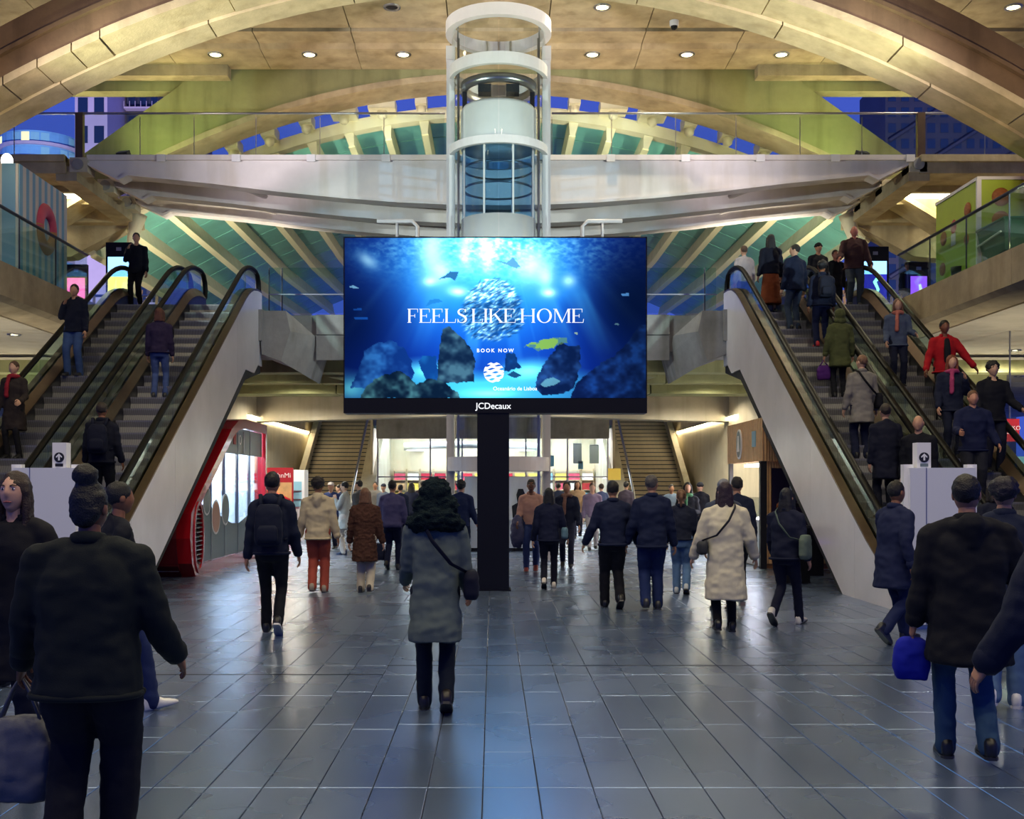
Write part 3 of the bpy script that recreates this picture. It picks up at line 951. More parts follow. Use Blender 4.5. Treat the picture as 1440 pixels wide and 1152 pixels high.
# plaza floodlights added to brighten the towers outside
for s, nm in ((-1, 'left'), (1, 'right')):
    e = empty('added_plaza_floodlight', (s * 52, 118, 0), label='tall plaza floodlight mast outside on the %s added to brighten the towers' % nm, cat='unseen_floodlight')
    MB().tube([(0, 0, 0), (0, 0, 14)], [.22, .12], 10).build('mast', 'steel', e)
    MB().box(-1.0, 1.0, -.15, .15, 13.8, 14.2).build('head', 'steel_dark', e)
    ld = bpy.data.lights.new('added_plaza_beam', 'SPOT'); ld.energy = 150000; ld.color = (1, .93, .95); ld.spot_size = math.radians(85); ld.spot_blend = .8; ld.shadow_soft_size = .6
    lo = bpy.data.objects.new('added_plaza_beam', ld); COL.objects.link(lo); lo.parent = e; lo.location = (0, .3, 14.3)
    lo.rotation_mode = 'QUATERNION'; lo.rotation_quaternion = Vector((s * .22, .85, .42)).to_track_quat('-Z', 'Y')

# ================================================================== OBJECTS
# ------------------------------------------------------------------ LED screen on its column
YC = 17.7
scr = empty('advertising_screen', (0.03, YC, 0), label='huge glowing LED advertising screen of an underwater scene on a black column', cat='screen')
sx0, sx1 = px(483, YC) - .03, px(910, YC) - .03
sz0, sz1 = H + (HY - 581) * YC / F, H + (HY - 333) * YC / F
MB().box(px(671, YC) - .03, px(716, YC) - .03, 0.02, .40, 0, sz0 + .3).build('column', 'black', scr)
MB().box(px(671, YC) - .06, px(716, YC), -.0, .42, 0, .02).build('base_plate', 'black', scr)
body = MB().box(sx0, sx1, 0.0, .42, sz0, sz1).build('housing', 'black', scr)
MB().box(sx0 + .4, sx1 - .4, .42, .5, sz0 + .3, sz1 - .3).build('service_door', 'steel_dark', scr)

# picture painted with numpy straight into a vertex colour layer of the LED matrix
GWc, GHc = 400, 212
uu, vv = np.meshgrid(np.linspace(0, 1, GWc), np.linspace(0, 1, GHc))
CX, CY = uu * 1361 + 47, vv * 715 + 45           # picture coordinates


def gs(cx, cy, rx, ry, rot=0.0):
    c, s = math.cos(rot), math.sin(rot)
    dx, dy = CX - cx, CY - cy
    a, b_ = dx * c + dy * s, -dx * s + dy * c
    return np.exp(-(a / rx) ** 2 - (b_ / ry) ** 2)


def vnoise(fx, fy, seed, octv=4):
    r = np.random.RandomState(seed)
    out = np.zeros_like(uu); amp = 1.0; tot = 0
    for o in range(octv):
        gw, gh = int(fx * 2 ** o) + 2, int(fy * 2 ** o) + 2
        g = r.rand(gh, gw)
        x, y = uu * (gw - 1.001), vv * (gh - 1.001)
        xi, yi = x.astype(int), y.astype(int)
        fx_, fy_ = x - xi, y - yi
        fx_, fy_ = fx_ * fx_ * (3 - 2 * fx_), fy_ * fy_ * (3 - 2 * fy_)
        out += amp * ((g[yi, xi] * (1 - fx_) + g[yi, xi + 1] * fx_) * (1 - fy_) + (g[yi + 1, xi] * (1 - fx_) + g[yi + 1, xi + 1] * fx_) * fy_)
        tot += amp; amp *= .55
    return out / tot


def inpoly(pts, jit=16):
    ins = np.zeros(uu.shape, bool)
    n = len(pts)
    jx = CX + (vnoise(60, 30, 11, 2) - .5) * jit
    jy = CY + (vnoise(60, 30, 12, 2) - .5) * jit
    for i in range(n):
        x0, y0 = pts[i]; x1, y1 = pts[(i + 1) % n]
        if y0 == y1:
            continue
        cond = ((y0 > jy) != (y1 > jy)) & (jx < (x1 - x0) * (jy - y0) / (y1 - y0) + x0)
        ins ^= cond
    return ins


def lerp(a, b_, t):
    return a * (1 - t[..., None]) + np.array(b_) * t[..., None]


img = np.zeros((GHc, GWc, 3)) + np.array([.015, .085, .38])
img = lerp(img, [.03, .16, .58], np.clip(gs(720, 300, 520, 420) * 1.1, 0, 1))
img = lerp(img, [.08, .45, .80], np.clip(gs(700, 230, 360, 330), 0, 1))
img = lerp(img, [.28, .72, .93], np.clip(gs(680, 110, 330, 200), 0, 1))
rip = vnoise(70, 60, 3, 3)
img = lerp(img, [.55, .90, .98], np.clip(gs(700, 90, 420, 110) * (rip - .30) * 2.2, 0, 1))
ang = np.arctan2(CX - 700, CY + 330)
an = np.interp(ang, np.linspace(-1.3, 1.3, 60), np.random.RandomState(5).rand(60))
img = lerp(img, [.30, .72, .95], np.clip((an - .45) * 1.5, 0, 1) * np.clip(gs(700, 380, 430, 210), 0, 1) * .6)
for (a, b_, rx, ry, rot, s) in [(440, 110, 60, 110, 0, 1.), (480, 210, 60, 60, .4, .75), (560, 285, 50, 22, .1, 1), (900, 170, 75, 85, .5, .85), (960, 230, 40, 60, 0, .7),
                                (1060, 238, 30, 26, 0, 1.1), (970, 290, 34, 20, 0, 1), (150, 145, 45, 24, .6, .8), (430, 240, 34, 22, 0, .7), (690, 110, 40, 90, 0, .5), (590, 100, 30, 90, 0, .5)]:
    img = lerp(img, [.85, .98, 1.0], np.clip(gs(a, b_, rx, ry, rot) * s, 0, 1))
    img = lerp(img, [.15, .55, .90], np.clip(gs(a, b_, rx * 2.2, ry * 2.2, rot) * s * .45, 0, 1))
for (x0, w_) in ((1075, 26), (1110, 18), (500, 30), (460, 22)):        # slanted beams under the lamps
    k = .42 if x0 > 700 else -.35
    d = np.abs(CX - x0 - k * (CY - 240))
    img = lerp(img, [.20, .58, .90], np.exp(-(d / w_) ** 2) * np.clip((CY - 240) / 60, 0, 1) * np.clip(1 - (CY - 240) / 330, 0, 1) * .55)
img = img * (1 - .55 * np.clip(gs(1330, 330, 200, 260), 0, 1)[..., None]) * (1 - .35 * np.clip(gs(110, 420, 180, 200), 0, 1)[..., None])
# sand
sand = np.clip((CY - 600 - 30 * np.sin(CX * .012)) / 60, 0, 1) * np.clip(gs(640, 700, 620, 260), 0, 1)
img = lerp(img, [.22, .66, .80], sand * .95)
img = lerp(img, [.36, .80, .90], np.clip(gs(420, 640, 90, 30) + gs(880, 640, 110, 40) + gs(70, 720, 60, 40) + gs(700, 740, 120, 20), 0, 1) * .8)
# rocks
rock = vnoise(26, 15, 21, 3)
R1 = [([(70, 712), (105, 640), (135, 555), (185, 515), (250, 503), (310, 530), (345, 590), (358, 660), (330, 720)], (.03, .16, .42), (.14, .38, .66)),
      ([(380, 600), (400, 575), (460, 570), (470, 690), (420, 690)], (.03, .2, .45), (.06, .3, .55)),
      ([(462, 692), (472, 560), (488, 455), (512, 433), (560, 478), (612, 528), (636, 600), (632, 690)], (.03, .10, .20), (.20, .34, .42)),
      ([(765, 640), (775, 560), (815, 560), (845, 630)], (.03, .14, .32), (.05, .24, .48)),
      ([(908, 720), (920, 660), (945, 610), (1000, 540), (1030, 508), (1060, 530), (1112, 528), (1112, 610), (1085, 715), (1040, 742), (955, 748)], (.02, .08, .22), (.10, .24, .46)),
      ([(1058, 770), (1100, 690), (1180, 622), (1280, 562), (1345, 480), (1375, 440), (1420, 425), (1420, 770)], (.02, .07, .22), (.06, .20, .46)),
      ([(115, 765), (150, 700), (230, 655), (290, 640), (340, 665), (370, 700), (430, 672), (500, 688), (545, 730), (570, 765)], (.02, .08, .16), (.24, .44, .48))]
for pts, c0, c1 in R1:
    mk = inpoly(pts).astype(float)
    tex = np.clip((rock - .34) * 2.2, 0, 1) ** 1.5
    cc_ = np.array(c0) * (1 - tex[..., None]) + np.array(c1) * tex[..., None]
    img = img * (1 - mk[..., None]) + cc_ * mk[..., None]
mk = inpoly([(855, 532), (895, 515), (960, 495), (1050, 487), (1055, 508), (1000, 532), (930, 546)]).astype(float) * (.5 + .5 * (rock > .45))
img = lerp(img, [.42, .58, .22], mk * .9)
# ball of small fish
rs = np.random.RandomState(9)
img = lerp(img, [.10, .36, .62], np.clip(gs(715, 385, 140, 120) * 1.3 - .25, 0, .75))
for k in range(900):
    a = rs.rand() * 6.283; r = math.sqrt(rs.rand())
    fx_, fy_ = 715 + 142 * r * math.cos(a), 365 + 138 * r * math.sin(a) + 30 * (r * math.cos(a)) ** 2
    g_ = gs(fx_, fy_, 12, 2.4, -.45 + rs.randn() * .25)
    up_ = rs.rand() < .30 + .35 * (fy_ < 320)
    img = lerp(img, [.62, .84, .92] if up_ else [.03, .17, .36], np.clip(g_, 0, 1) * (.7))
# rays and larger fish
for pts, c in [([(468, 230), (500, 212), (524, 194), (562, 197), (546, 236), (522, 222)], (.10, .30, .48)), ([(722, 143), (778, 154), (806, 130), (842, 172), (822, 182), (776, 164)], (.28, .50, .64)),
               ([(412, 352), (430, 322), (470, 316), (490, 330), (440, 340)], (.10, .40, .66)), ([(64, 264), (85, 257), (112, 270), (85, 270)], (.5, .75, .9)),
               ([(780, 655), (810, 640), (850, 660), (815, 672)], (.03, .15, .30)), ([(930, 700), (955, 676), (990, 668), (1024, 684), (1000, 700), (950, 712)], (.30, .52, .60)),
               ([(1080, 470), (1100, 466), (1100, 478)], (.5, .6, .5)), ([(1262, 430), (1285, 424), (1285, 436)], (.3, .45, .5)), ([(1295, 296), (1330, 290), (1330, 306), (1300, 304)], (.3, .55, .8)),
               ([(90, 400), (150, 398), (152, 410), (92, 410)], (.06, .3, .66)), ([(85, 362), (125, 358), (125, 370), (88, 370)], (.06, .28, .62))]:
    mk = inpoly(pts, 2).astype(float)
    img = lerp(img, list(c), mk * .85)
edge = np.clip(((CX - 727) / 720) ** 2, 0, 1) ** 1.3
img = img * (1 - .45 * edge)[..., None]
img = np.clip(img, 0, 1)
lin = np.where(img <= .04045, img / 12.92, ((img + .055) / 1.055) ** 2.4)
lum = lin @ np.array([.2, .6, .2])
lin = lin * (1 + 5.0 * np.clip((lum - .30) / .45, 0, 1) ** 2)[..., None]      # bright areas boosted beyond the picture to strengthen the floor reflection
pz0, pz1, pxa, pxb = sz0 + .235, sz1 - .02, sx0 + .02, sx1 - .02
vsx = pxa + (pxb - pxa) * uu
vsz = pz1 - (pz1 - pz0) * vv
co = np.stack([vsx, np.full_like(vsx, -.006), vsz], -1).reshape(-1, 3)
idx = np.arange(GWc * GHc).reshape(GHc, GWc)
quads = np.stack([idx[:-1, :-1], idx[1:, :-1], idx[1:, 1:], idx[:-1, 1:]], -1).reshape(-1, 4)
me = bpy.data.meshes.new('led_matrix')
me.from_pydata(co.tolist(), [], quads.tolist())
ca = me.color_attributes.new('picture', 'FLOAT_COLOR', 'POINT')
ca.data.foreach_set('color', np.concatenate([lin.reshape(-1, 3), np.ones((GWc * GHc, 1))], 1).astype(np.float32).ravel())
mm = bpy.data.materials.new('led_picture'); mm.use_nodes = True
nt = mm.node_tree; nt.nodes.remove(nt.nodes['Principled BSDF'])
atn = nt.nodes.new('ShaderNodeAttribute'); atn.attribute_name = 'picture'
em = nt.nodes.new('ShaderNodeEmission'); em.inputs[1].default_value = SCREEN_E
nt.links.new(atn.outputs['Color'], em.inputs[0]); nt.links.new(em.outputs[0], nt.nodes['Material Output'].inputs[0])
M['led_picture'] = mm
led = obj('led_matrix', me, 'led_picture', scr)
led['label'] = 'lit underwater picture with rocks, rays and a ball of fish'

# serif capitals
def S2P(cx, cy):
    return (pxa + (pxb - pxa) * (cx - 47) / 1361, pz1 - (pz1 - pz0) * (cy - 45) / 715)


GLY = {}
st_, th_, sf = .115, .035, .05          # stem, hair line, serif (in cap heights)


def stem(x):
    return [('r', x, 0, x + st_, 1), ('r', x - sf, 0, x + st_ + sf, th_), ('r', x - sf, 1 - th_, x + st_ + sf, 1)]


GLY['F'] = (.66, stem(.06) + [('r', .06, 1 - th_, .60, 1), ('r', .06, .48, .44, .48 + th_), ('p', [(.565, 1), (.60, 1), (.60, .74), (.58, .74)]), ('p', [(.41, .62), (.44, .62), (.44, .37), (.41, .37)])])
GLY['E'] = (.72, GLY['F'][1] + [('r', .06, 0, .66, th_), ('p', [(.63, 0), (.66, 0), (.69, .27), (.66, .27)])])
GLY['L'] = (.68, stem(.06) + [('r', .06, 0, .62, th_), ('p', [(.59, 0), (.62, 0), (.655, .28), (.625, .28)])])
GLY['I'] = (.30, stem(.07))
GLY['H'] = (.90, stem(.06) + stem(.68) + [('r', .1, .48, .75, .48 + th_)])
GLY['K'] = (.84, stem(.06) + [('p', [(.17, .42), (.17, .47), (.66, 1), (.70, 1)]), ('p', [(.30, .56), (.38, .66), (.80, 0), (.66, 0)]), ('r', .55, 1 - th_, .80, 1), ('r', .58, 0, .88, th_)])
GLY['M'] = (1.06, [('r', .10, 0, .14, 1), ('r', .02, 0, .24, th_), ('r', .02, 1 - th_, .2, 1), ('p', [(.10, 1), (.22, 1), (.55, .12), (.50, 0)]), ('p', [(.49, 0), (.53, .0), (.88, 1), (.84, 1)]), ('r', .84, 0, .84 + st_, 1), ('r', .76, 0, 1.02, th_), ('r', .86, 1 - th_, 1.02, 1)])


def ringpts(cx, cy, rx, ry, n=28):
    return [(cx + rx * math.cos(2 * math.pi * k / n), cy + ry * math.sin(2 * math.pi * k / n)) for k in range(n)]


GLY['O'] = (.94, [('o', ringpts(.46, .5, .42, .52), ringpts(.46, .5, .295, .475))])
sc_ = [(.50, .76), (.46, .93), (.33, .985), (.18, .95), (.11, .80), (.16, .64), (.32, .53), (.47, .42), (.53, .24), (.46, .07), (.30, .015), (.15, .06), (.08, .27)]
sw_ = [.012, .016, .02, .035, .055, .06, .065, .065, .06, .05, .02, .018, .012]
GLY['S'] = (.62, [('s', sc_, sw_), ('p', [(.49, 1.0), (.52, 1.0), (.52, .72), (.49, .76)]), ('p', [(.06, 0), (.09, 0), (.09, .27), (.06, .29)])])


def glyphs(s, cx0, cx1, cy0, cy1, y):
    hgt = 1.0
    adv = sum(GLY[c][0] if c != ' ' else .22 for c in s)
    X = 0
    sx_ = (cx1 - cx0) / adv
    out = MB()

    def T(gx_, gy_):
        p = S2P(cx0 + (X + gx_) * sx_, cy1 - (cy1 - cy0) * gy_)
        return (p[0], y, p[1])
    for c in s:
        if c == ' ':
            X += .22; continue
        for e_ in GLY[c][1]:
            if e_[0] == 'r':
                out.add([T(e_[1], e_[2]), T(e_[3], e_[2]), T(e_[3], e_[4]), T(e_[1], e_[4])], [(0, 1, 2, 3)])
            elif e_[0] == 'p':
                out.add([T(*p) for p in e_[1]], [tuple(range(len(e_[1])))])
            elif e_[0] == 'o':
                n = len(e_[1])
                out.add([T(*p) for p in e_[1]] + [T(*p) for p in e_[2]], [(i, (i + 1) % n, n + (i + 1) % n, n + i) for i in range(n)])
            else:
                C = [Vector(p) for p in e_[1]]
                # resample smoothly
                pts, ws = [], []
                for i in range(len(C) - 1):
                    p0, p1, p2, p3 = C[max(i - 1, 0)], C[i], C[i + 1], C[min(i + 2, len(C) - 1)]
                    for k in range(4):
                        t = k / 4
                        pts.append(.5 * ((2 * p1) + (-p0 + p2) * t + (2 * p0 - 5 * p1 + 4 * p2 - p3) * t * t + (-p0 + 3 * p1 - 3 * p2 + p3) * t ** 3))
                        ws.append(e_[2][i] * (1 - t) + e_[2][i + 1] * t)
                pts.append(C[-1]); ws.append(e_[2][-1])
                vs = []
                for i, p in enumerate(pts):
                    d = (pts[min(i + 1, len(pts) - 1)] - pts[max(i - 1, 0)]).normalized()
                    nn = Vector((-d.y, d.x))
                    vs += [T(*(p + nn * ws[i])), T(*(p - nn * ws[i]))]
                out.add(vs, [(2 * i, 2 * i + 1, 2 * i + 3, 2 * i + 2) for i in range(len(pts) - 1)])
        X += GLY[c][0]
    return out


glyphs('FEELS LIKE HOME', 330, 1130, 362, 424, -.012).build('headline_lettering', 'screen_white', scr)
x_, z_ = S2P(727, 549)
text('BOOK NOW', .078, 'screen_white', scr, (x_, -.012, z_), spacing=1.45, name='book_now_lettering', extrude=.001, bold=.002)
x_, z_ = S2P(817, 719)
text('Oceanário de Lisboa', .082, 'screen_white', scr, (x_, -.012, z_), name='logo_lettering', extrude=.001, bold=.001)
x_, z_ = S2P(719, 797)
text('JCDecaux', .135, 'screen_white', scr, (x_, -.008, z_), name='maker_lettering', extrude=.001, bold=.0008)
# globe emblem of stacked waves
lx, lz = S2P(721, 646)
LR = (pz1 - pz0) * 46 / 715
emb = MB()
nb_ = 6
for k in range(nb_):
    zc0, zc1 = -LR + 2 * LR * k / nb_ + .006, -LR + 2 * LR * (k + 1) / nb_ - .006
    top, bot = [], []
    for i in range(25):
        t = -1 + 2 * i / 24
        wv_ = .012 * math.sin(t * 6.0 + k * 2.2)
        x0 = t * LR * .999
        lim = math.sqrt(max(0, LR * LR - x0 * x0))
        zb, zt = max(-lim, min(lim, zc0 + wv_)), max(-lim, min(lim, zc1 + wv_ + .004 * math.sin(t * 9 + k)))
        if zt < zb:
            zt = zb
        bot.append((lx + x0, -.012, lz + zb)); top.append((lx + x0, -.012, lz + zt))
    n = len(bot)
    emb.add(bot + top, [(i, i + 1, n + i + 1, n + i) for i in range(n - 1)])
emb.build('globe_emblem', 'screen_white', scr)

# ------------------------------------------------------------------ glass lift
YL, RL, LX = 25.0, 1.12, .125
lift = empty('glass_lift', (LX, YL, 0), label='round glass lift shaft with white steel rings behind the screen', cat='lift')
for sx_ in (-1, 1):
    MB().box(sx_ * 1.05 - .09, sx_ * 1.05 + .09, -.12, .12, 0, 11.25).build('post', 'lift_white', lift)
    MB().box(sx_ * 1.05 - .10, sx_ * 1.05 + .10, -.14, .14, 10.95, 11.25).build('post_cap', 'lift_white', lift)


def band(z0, z1, r0, r1, name='ring', m_='lift_white', par=lift):
    mb = MB(); mb.lathe([(r0, z0), (r1, z0), (r1, z1), (r0, z1), (r0, z0)], 48); return mb.build(name, m_, par, False)


band(11.52, 11.78, RL - .12, RL + .04)
band(10.53, 10.78, RL - .14, RL - .04)
band(8.86, 9.03, RL - .14, RL - .04)
band(6.1, 6.3, RL - .14, RL - .04)
band(3.95, 4.2, RL - .14, RL - .04)
band(1.95, 2.25, RL - .14, RL + .0)
zb = [.1, 1.95, 2.25, 3.95, 4.2, 6.1, 6.3, 8.86, 9.03, 10.53, 10.78, 11.52]
for a, bb in zip(zb[::2], zb[1::2]):
    for k in range(8):
        if math.pi / 4 * k < math.pi and bb < 2:
            continue
        mb = MB(); mb.lathe([(RL - .09, a), (RL - .09, bb)], 6, a0=math.pi / 4 * k + .012, a1=math.pi / 4 * (k + 1) - .012)
        mb.build('curved_pane', 'glass_lift', lift, True)
for sx_ in (-1, 1):
    for yy in (-.35, .35):
        MB().box(sx_ * .88 - .015, sx_ * .88 + .015, yy - .02, yy + .02, 0, 11.6).build('guide_rail', 'steel', lift)
cab = empty('lift_cab', (LX, YL, 0), label='white and blue-tinted lift cab stopped high in the glass shaft', cat='lift cab')
mb = MB(); mb.lathe([(.001, 6.2), (.80, 6.2), (.82, 6.3), (.82, 7.44), (.001, 7.44)], 40); mb.build('floor_apron', 'lift_white', cab, True)
for k in range(8):
    mb = MB(); mb.lathe([(.80, 7.46), (.80, 9.0)], 6, a0=math.pi / 4 * k + .412, a1=math.pi / 4 * (k + 1) + .375); mb.build('cab_pane', 'glass_blue', cab, True)
    a = math.pi / 4 * k + .3927
    MB().box(.81 * math.cos(a) - .02, .81 * math.cos(a) + .02, .81 * math.sin(a) - .02, .81 * math.sin(a) + .02, 7.44, 9.02).build('mullion', 'lift_white', cab)
for z in (8.1, 8.55):
    mb = MB(); mb.lathe([(.76, z), (.79, z), (.79, z + .04), (.76, z + .04), (.76, z)], 36); mb.build('cab_handrail', 'steel', cab, True)
mb = MB(); mb.lathe([(.001, 9.0), (.82, 9.0), (.83, 9.05), (.83, 9.82), (.78, 9.9), (.001, 9.9)], 40); mb.build('roof_drum', 'lift_white', cab, True)
mb = MB(); mb.lathe([(.70, 10.25), (.84, 10.25), (.84, 10.42), (.70, 10.42), (.70, 10.25)], 36); mb.build('suspension_ring', 'steel', cab, True)
for sx_ in (-1, 1):
    MB().box(sx_ * .3 - .14, sx_ * .3 + .14, -.7, -.4, 10.05, 10.22).build('machine_box', 'steel_dark', cab)
    MB().box(sx_ * .74 - .05, sx_ * .74 + .05, -.1, .1, 9.85, 10.42).build('sling_arm', 'steel_dark', cab)
MB().box(-.62, .62, -.05, .05, 9.9, 10.05).build('sling_beam', 'steel', cab)

# white service portals beside the lift
for (xa, xb, s) in ((530, 587, 1), (819, 875, -1)):
    e = empty('white_portal', (px((xa + xb) / 2, 26.4), 26.4, MZ), label='white steel portal frame poking up behind the screen, %s of the lift' % ('left' if s > 0 else 'right'), cat='frame')
    w_ = (xb - xa) * 26.4 / F / 2
    MB().tube([(s * w_, 0, 0), (s * w_, 0, 2.05), (s * (w_ - .12), 0, 2.17), (-s * w_, 0, 2.17)], .05, 8).build('frame_tube', 'lift_white', e, True)
    MB().tube([(0, 0, 2.15), (0, 0, 1.75)], .035, 8).build('hanger', 'lift_white', e, True)
    MB().box(-.12, .12, -.06, .06, 1.5, 1.75).build('motor_box', 'lift_white', e)

# counter in front of the back passage, behind the lift
ctr = empty('service_counter', (.14, 28.3, 0), label='white slatted service counter with an upright board behind the black column', cat='counter')
MB().box(-1.08, 1.05, 0, .6, .08, .76).build('body', 'white_panel', ctr)
for k in range(26):
    MB().box(-1.06 + .08 * k, -1.01 + .08 * k, -.02, 0, .1, .74).build('slat', 'white_panel', ctr)
MB().box(-1.12, 1.09, -.06, .64, .76, .80).build('counter_top', 'sign_white', ctr)
MB().box(-1.05, 1.02, .02, .55, 0, .08).build('plinth', 'black', ctr)
MB().box(-.85, 1.0, .3, .36, .80, 1.85).build('upright_board', 'white_panel', ctr)
mb = MB(); mb.prism([(.36, .82), (.78, .82), (.80, 1.12), (.66, 1.2), (.68, 1.4), (.62, 1.55), (.5, 1.55), (.45, 1.4), (.48, 1.2), (.34, 1.12)], 'y', .285, .3); mb.build('printed_figure', 'sign_black', ctr)
text('C', .24, 'sign_black', ctr, (-.56, .29, .96))

# ------------------------------------------------------------------ escalators
TH = math.atan(.577)
NZ = lambda Y: -8.85 + .577 * Y          # nosing line
YB, YT = 15.34, 25.04


def esc_profile(d, ylo=13.7, yhi=26.2):
    """polyline at height d above the step line with flat ends"""
    pts = [(ylo, d)]
    for t in np.linspace(0, 1, 6):
        y = YB - .7 + 1.5 * t
        pts.append((y, d + .577 * 1.5 * .5 * (1 + 0) * t * t * .92))
    ystart, zstart = pts[-1]
    pts = [(ylo, d)] + [(YB - .7 + 1.4 * t, d + NZ(YB + .7) * t * t) for t in np.linspace(0, 1, 6)]
    pts += [(y, NZ(y) + d) for y in np.linspace(YB + 1.2, YT - 1.2, 9)]
    pts += [(YT - .7 + 1.4 * t, d + NZ(YT - .7) + (MZ - NZ(YT - .7)) * (1 - (1 - t) ** 2)) for t in np.linspace(0, 1, 6)]
    pts += [(yhi, MZ + d)]
    return pts


esc = empty('escalator', (0, 0, 0), label='x', cat='escalator', group='escalators')
lo = [(13.6, 0.0), (17.15, 0.0), (24.3, -9.9 + .577 * 24.3), (25.45, 4.62), (25.45, 4.35), (26.0, 4.35), (26.0, MZ)]
up = esc_profile(.42, 13.6, 26.0)
for s in (-1, 1):
    x0, x1 = sorted((s * .74, s * .775))
    q = [(y, z) for y, z in up]
    # cladding sheets
    cutsY = [13.6, 16.6, 18.9, 21.2, 23.5, 26.0]
    lowz = lambda y: 0.0 if y < 17.15 else (-9.9 + .577 * y if y < 24.3 else (4.12 if y < 25.45 else 4.35))
    upz = lambda y: float(np.interp(y, [p[0] for p in up], [p[1] for p in up]))
    for a, bb in zip(cutsY[:-1], cutsY[1:]):
        ys_ = sorted(set([a + .004, bb - .004] + [y for y in list(np.linspace(a + .004, bb - .004, 7)) + [17.15, 24.3] if a < y < bb]))
        mb = MB(); mb.prism([(y, lowz(y)) for y in ys_] + [(y, upz(y)) for y in reversed(ys_)], 'x', x0, x1); mb.build('cladding_sheet', 'clad_white', esc)
    # outer deck, inner deck, skirt
    R = [[(s * .775, y, z + .0), (s * .775, y, z + .035), (s * .645, y, z + .05), (s * .645, y, z)] for y, z in up]
    MB().rings(R).build('outer_deck', 'deck_metal', esc)
    R = [[(s * .60, y, z + .0), (s * .60, y, z + .04), (s * .50, y, z - .12), (s * .50, y, z - .16)] for y, z in up]
    MB().rings(R).build('inner_deck', 'deck_metal', esc)
    R = [[(s * .515, y, z - .6), (s * .515, y, z - .12), (s * .50, y, z - .12), (s * .50, y, z - .6)] for y, z in up]
    MB().rings(R).build('skirt_panel', 'steel_dark', esc)
    # glass panels
    hr = esc_profile(.93, 13.9, 26.0)
    gb = lambda y: upz(y) + .03
    gt = lambda y: float(np.interp(y, [p[0] for p in hr], [p[1] for p in hr])) - .03
    gy_ = [13.95, 15.2, 16.5, 17.9, 19.3, 20.7, 22.1, 23.5, 24.8, 26.0]
    for a, bb in zip(gy_[:-1], gy_[1:]):
        ys_ = list(np.linspace(a + .006, bb - .006, 6))
        mb = MB(); mb.prism([(y, gb(y)) for y in ys_] + [(y, gt(y)) for y in reversed(ys_)], 'x', s * .62 - .006, s * .62 + .006); mb.build('glass_panel', 'glass_green', esc)
    # handrail
    P = [(14.05, .30), (13.85, .30), (13.66, .40), (13.58, .58), (13.62, .76), (13.74, .88)] + hr[0:]
    zt = MZ + .93
    P += [(26.22, zt - .05), (26.36, zt - .2), (26.40, zt - .38), (26.36, zt - .55), (26.1, zt - .66)]
    MB().tube([(s * .62, y, z) for y, z in P], .058, 8, flat=(1.0, .8)).build('handrail', 'rubber', esc, True)
    MB().tube([(s * .62, y, z - .045) for y, z in P[6:-5]], .02, 6).build('handrail_guide', 'steel_dark', esc, True)
mb = MB(); mb.prism([(13.6, -.2), (17.0, -.25), (24.4, 3.9), (26.0, 4.2), (26.0, 5.2)] + [(y, z - .62) for y, z in reversed(up)], 'x', -.735, .735); mb.build('truss', 'black_soft', esc)
stp = MB(); stp.prism([(0, 0), (.40, 0), (.40, -.03), (.06, -.06), (.03, -.231), (-.005, -.231), (.02, -.12), (0, -.03)], 'x', -.495, .495)
sme = stp.mesh('step')
yl = MB()
for k in range(-3, 27):
    y = YB + .4 * k
    z = .231 * (k + 1)
    if k < 0: z = 0.01 + .02 * (k + 3)
    if k > 23: z = min(z, MZ - .02)
    obj('step', sme, 'step_metal', esc, (0, y, z))
MB().box(-.55, .55, 13.4, 14.2, 0, .012).build('comb_plate', 'steel', esc)
MB().box(-.55, .55, 25.95, 26.9, MZ, MZ + .012).build('comb_plate', 'steel', esc)
EX = [-6.05, -7.615, 6.05, 7.615]
EL = ['escalator in the left bank next to the screen', 'outer escalator in the left bank beside the mezzanine', 'crowded escalator in the right bank next to the screen', 'outer escalator in the right bank, passengers riding down']
for i in range(4):
    o = esc if i == 0 else copy_tree(esc)
    o.location = (EX[i], 0, 0)
    o['label'] = EL[i]

# signposted barrier boxes at the escalator feet
for s, nm in ((-1, 'left'), (1, 'right')):
    Yb = 13.0
    x0, x1 = (px(19, Yb), px(106, Yb)) if s < 0 else (px(1280, Yb), px(1372, Yb))
    xc = (x0 + x1) / 2
    e = empty('sign_barrier', (xc, Yb, 0), label='white barrier panel with an up-arrow post before the %s escalators' % nm, cat='barrier')
    w_ = (x1 - x0) / 2
    zt = H + (HY - 658) * Yb / F
    MB().box(-w_, w_, 0, .06, .05, zt).build('panel', 'white_panel', e)
    MB().box(-w_ + .18, -w_ + .19, -.004, .0, .05, zt).build('panel_seam', 'steel', e)
    for xx in (-w_ - .05, w_ - .07):
        MB().box(xx, xx + .11, .06, .17, 0, zt + .04).build('side_post', 'sign_white', e)
    xp = -w_ + (.42 if s < 0 else .1)
    MB().box(xp, xp + .16, .06, .2, 0, zt + .29).build('sign_post', 'sign_white', e)
    mb = MB(); mb.tube([(xp + .08, .058, zt + .12), (xp + .08, .052, zt + .12)], .058, 20); d = mb.build('arrow_disc', 'sign_black', e)
    mb = MB(); mb.prism([(xp + .07, zt + .085), (xp + .09, zt + .085), (xp + .09, zt + .135), (xp + .112, zt + .115), (xp + .116, zt + .13), (xp + .08, zt + .165), (xp + .044, zt + .13), (xp + .048, zt + .115), (xp + .07, zt + .135)], 'y', .048, .053); mb.build('arrow', 'sign_white', e)
    MB().box(xp + .035, xp + .125, .052, .058, zt + .015, zt + .05).build('notice', 'sign_black' if s < 0 else 'print_grey', e)

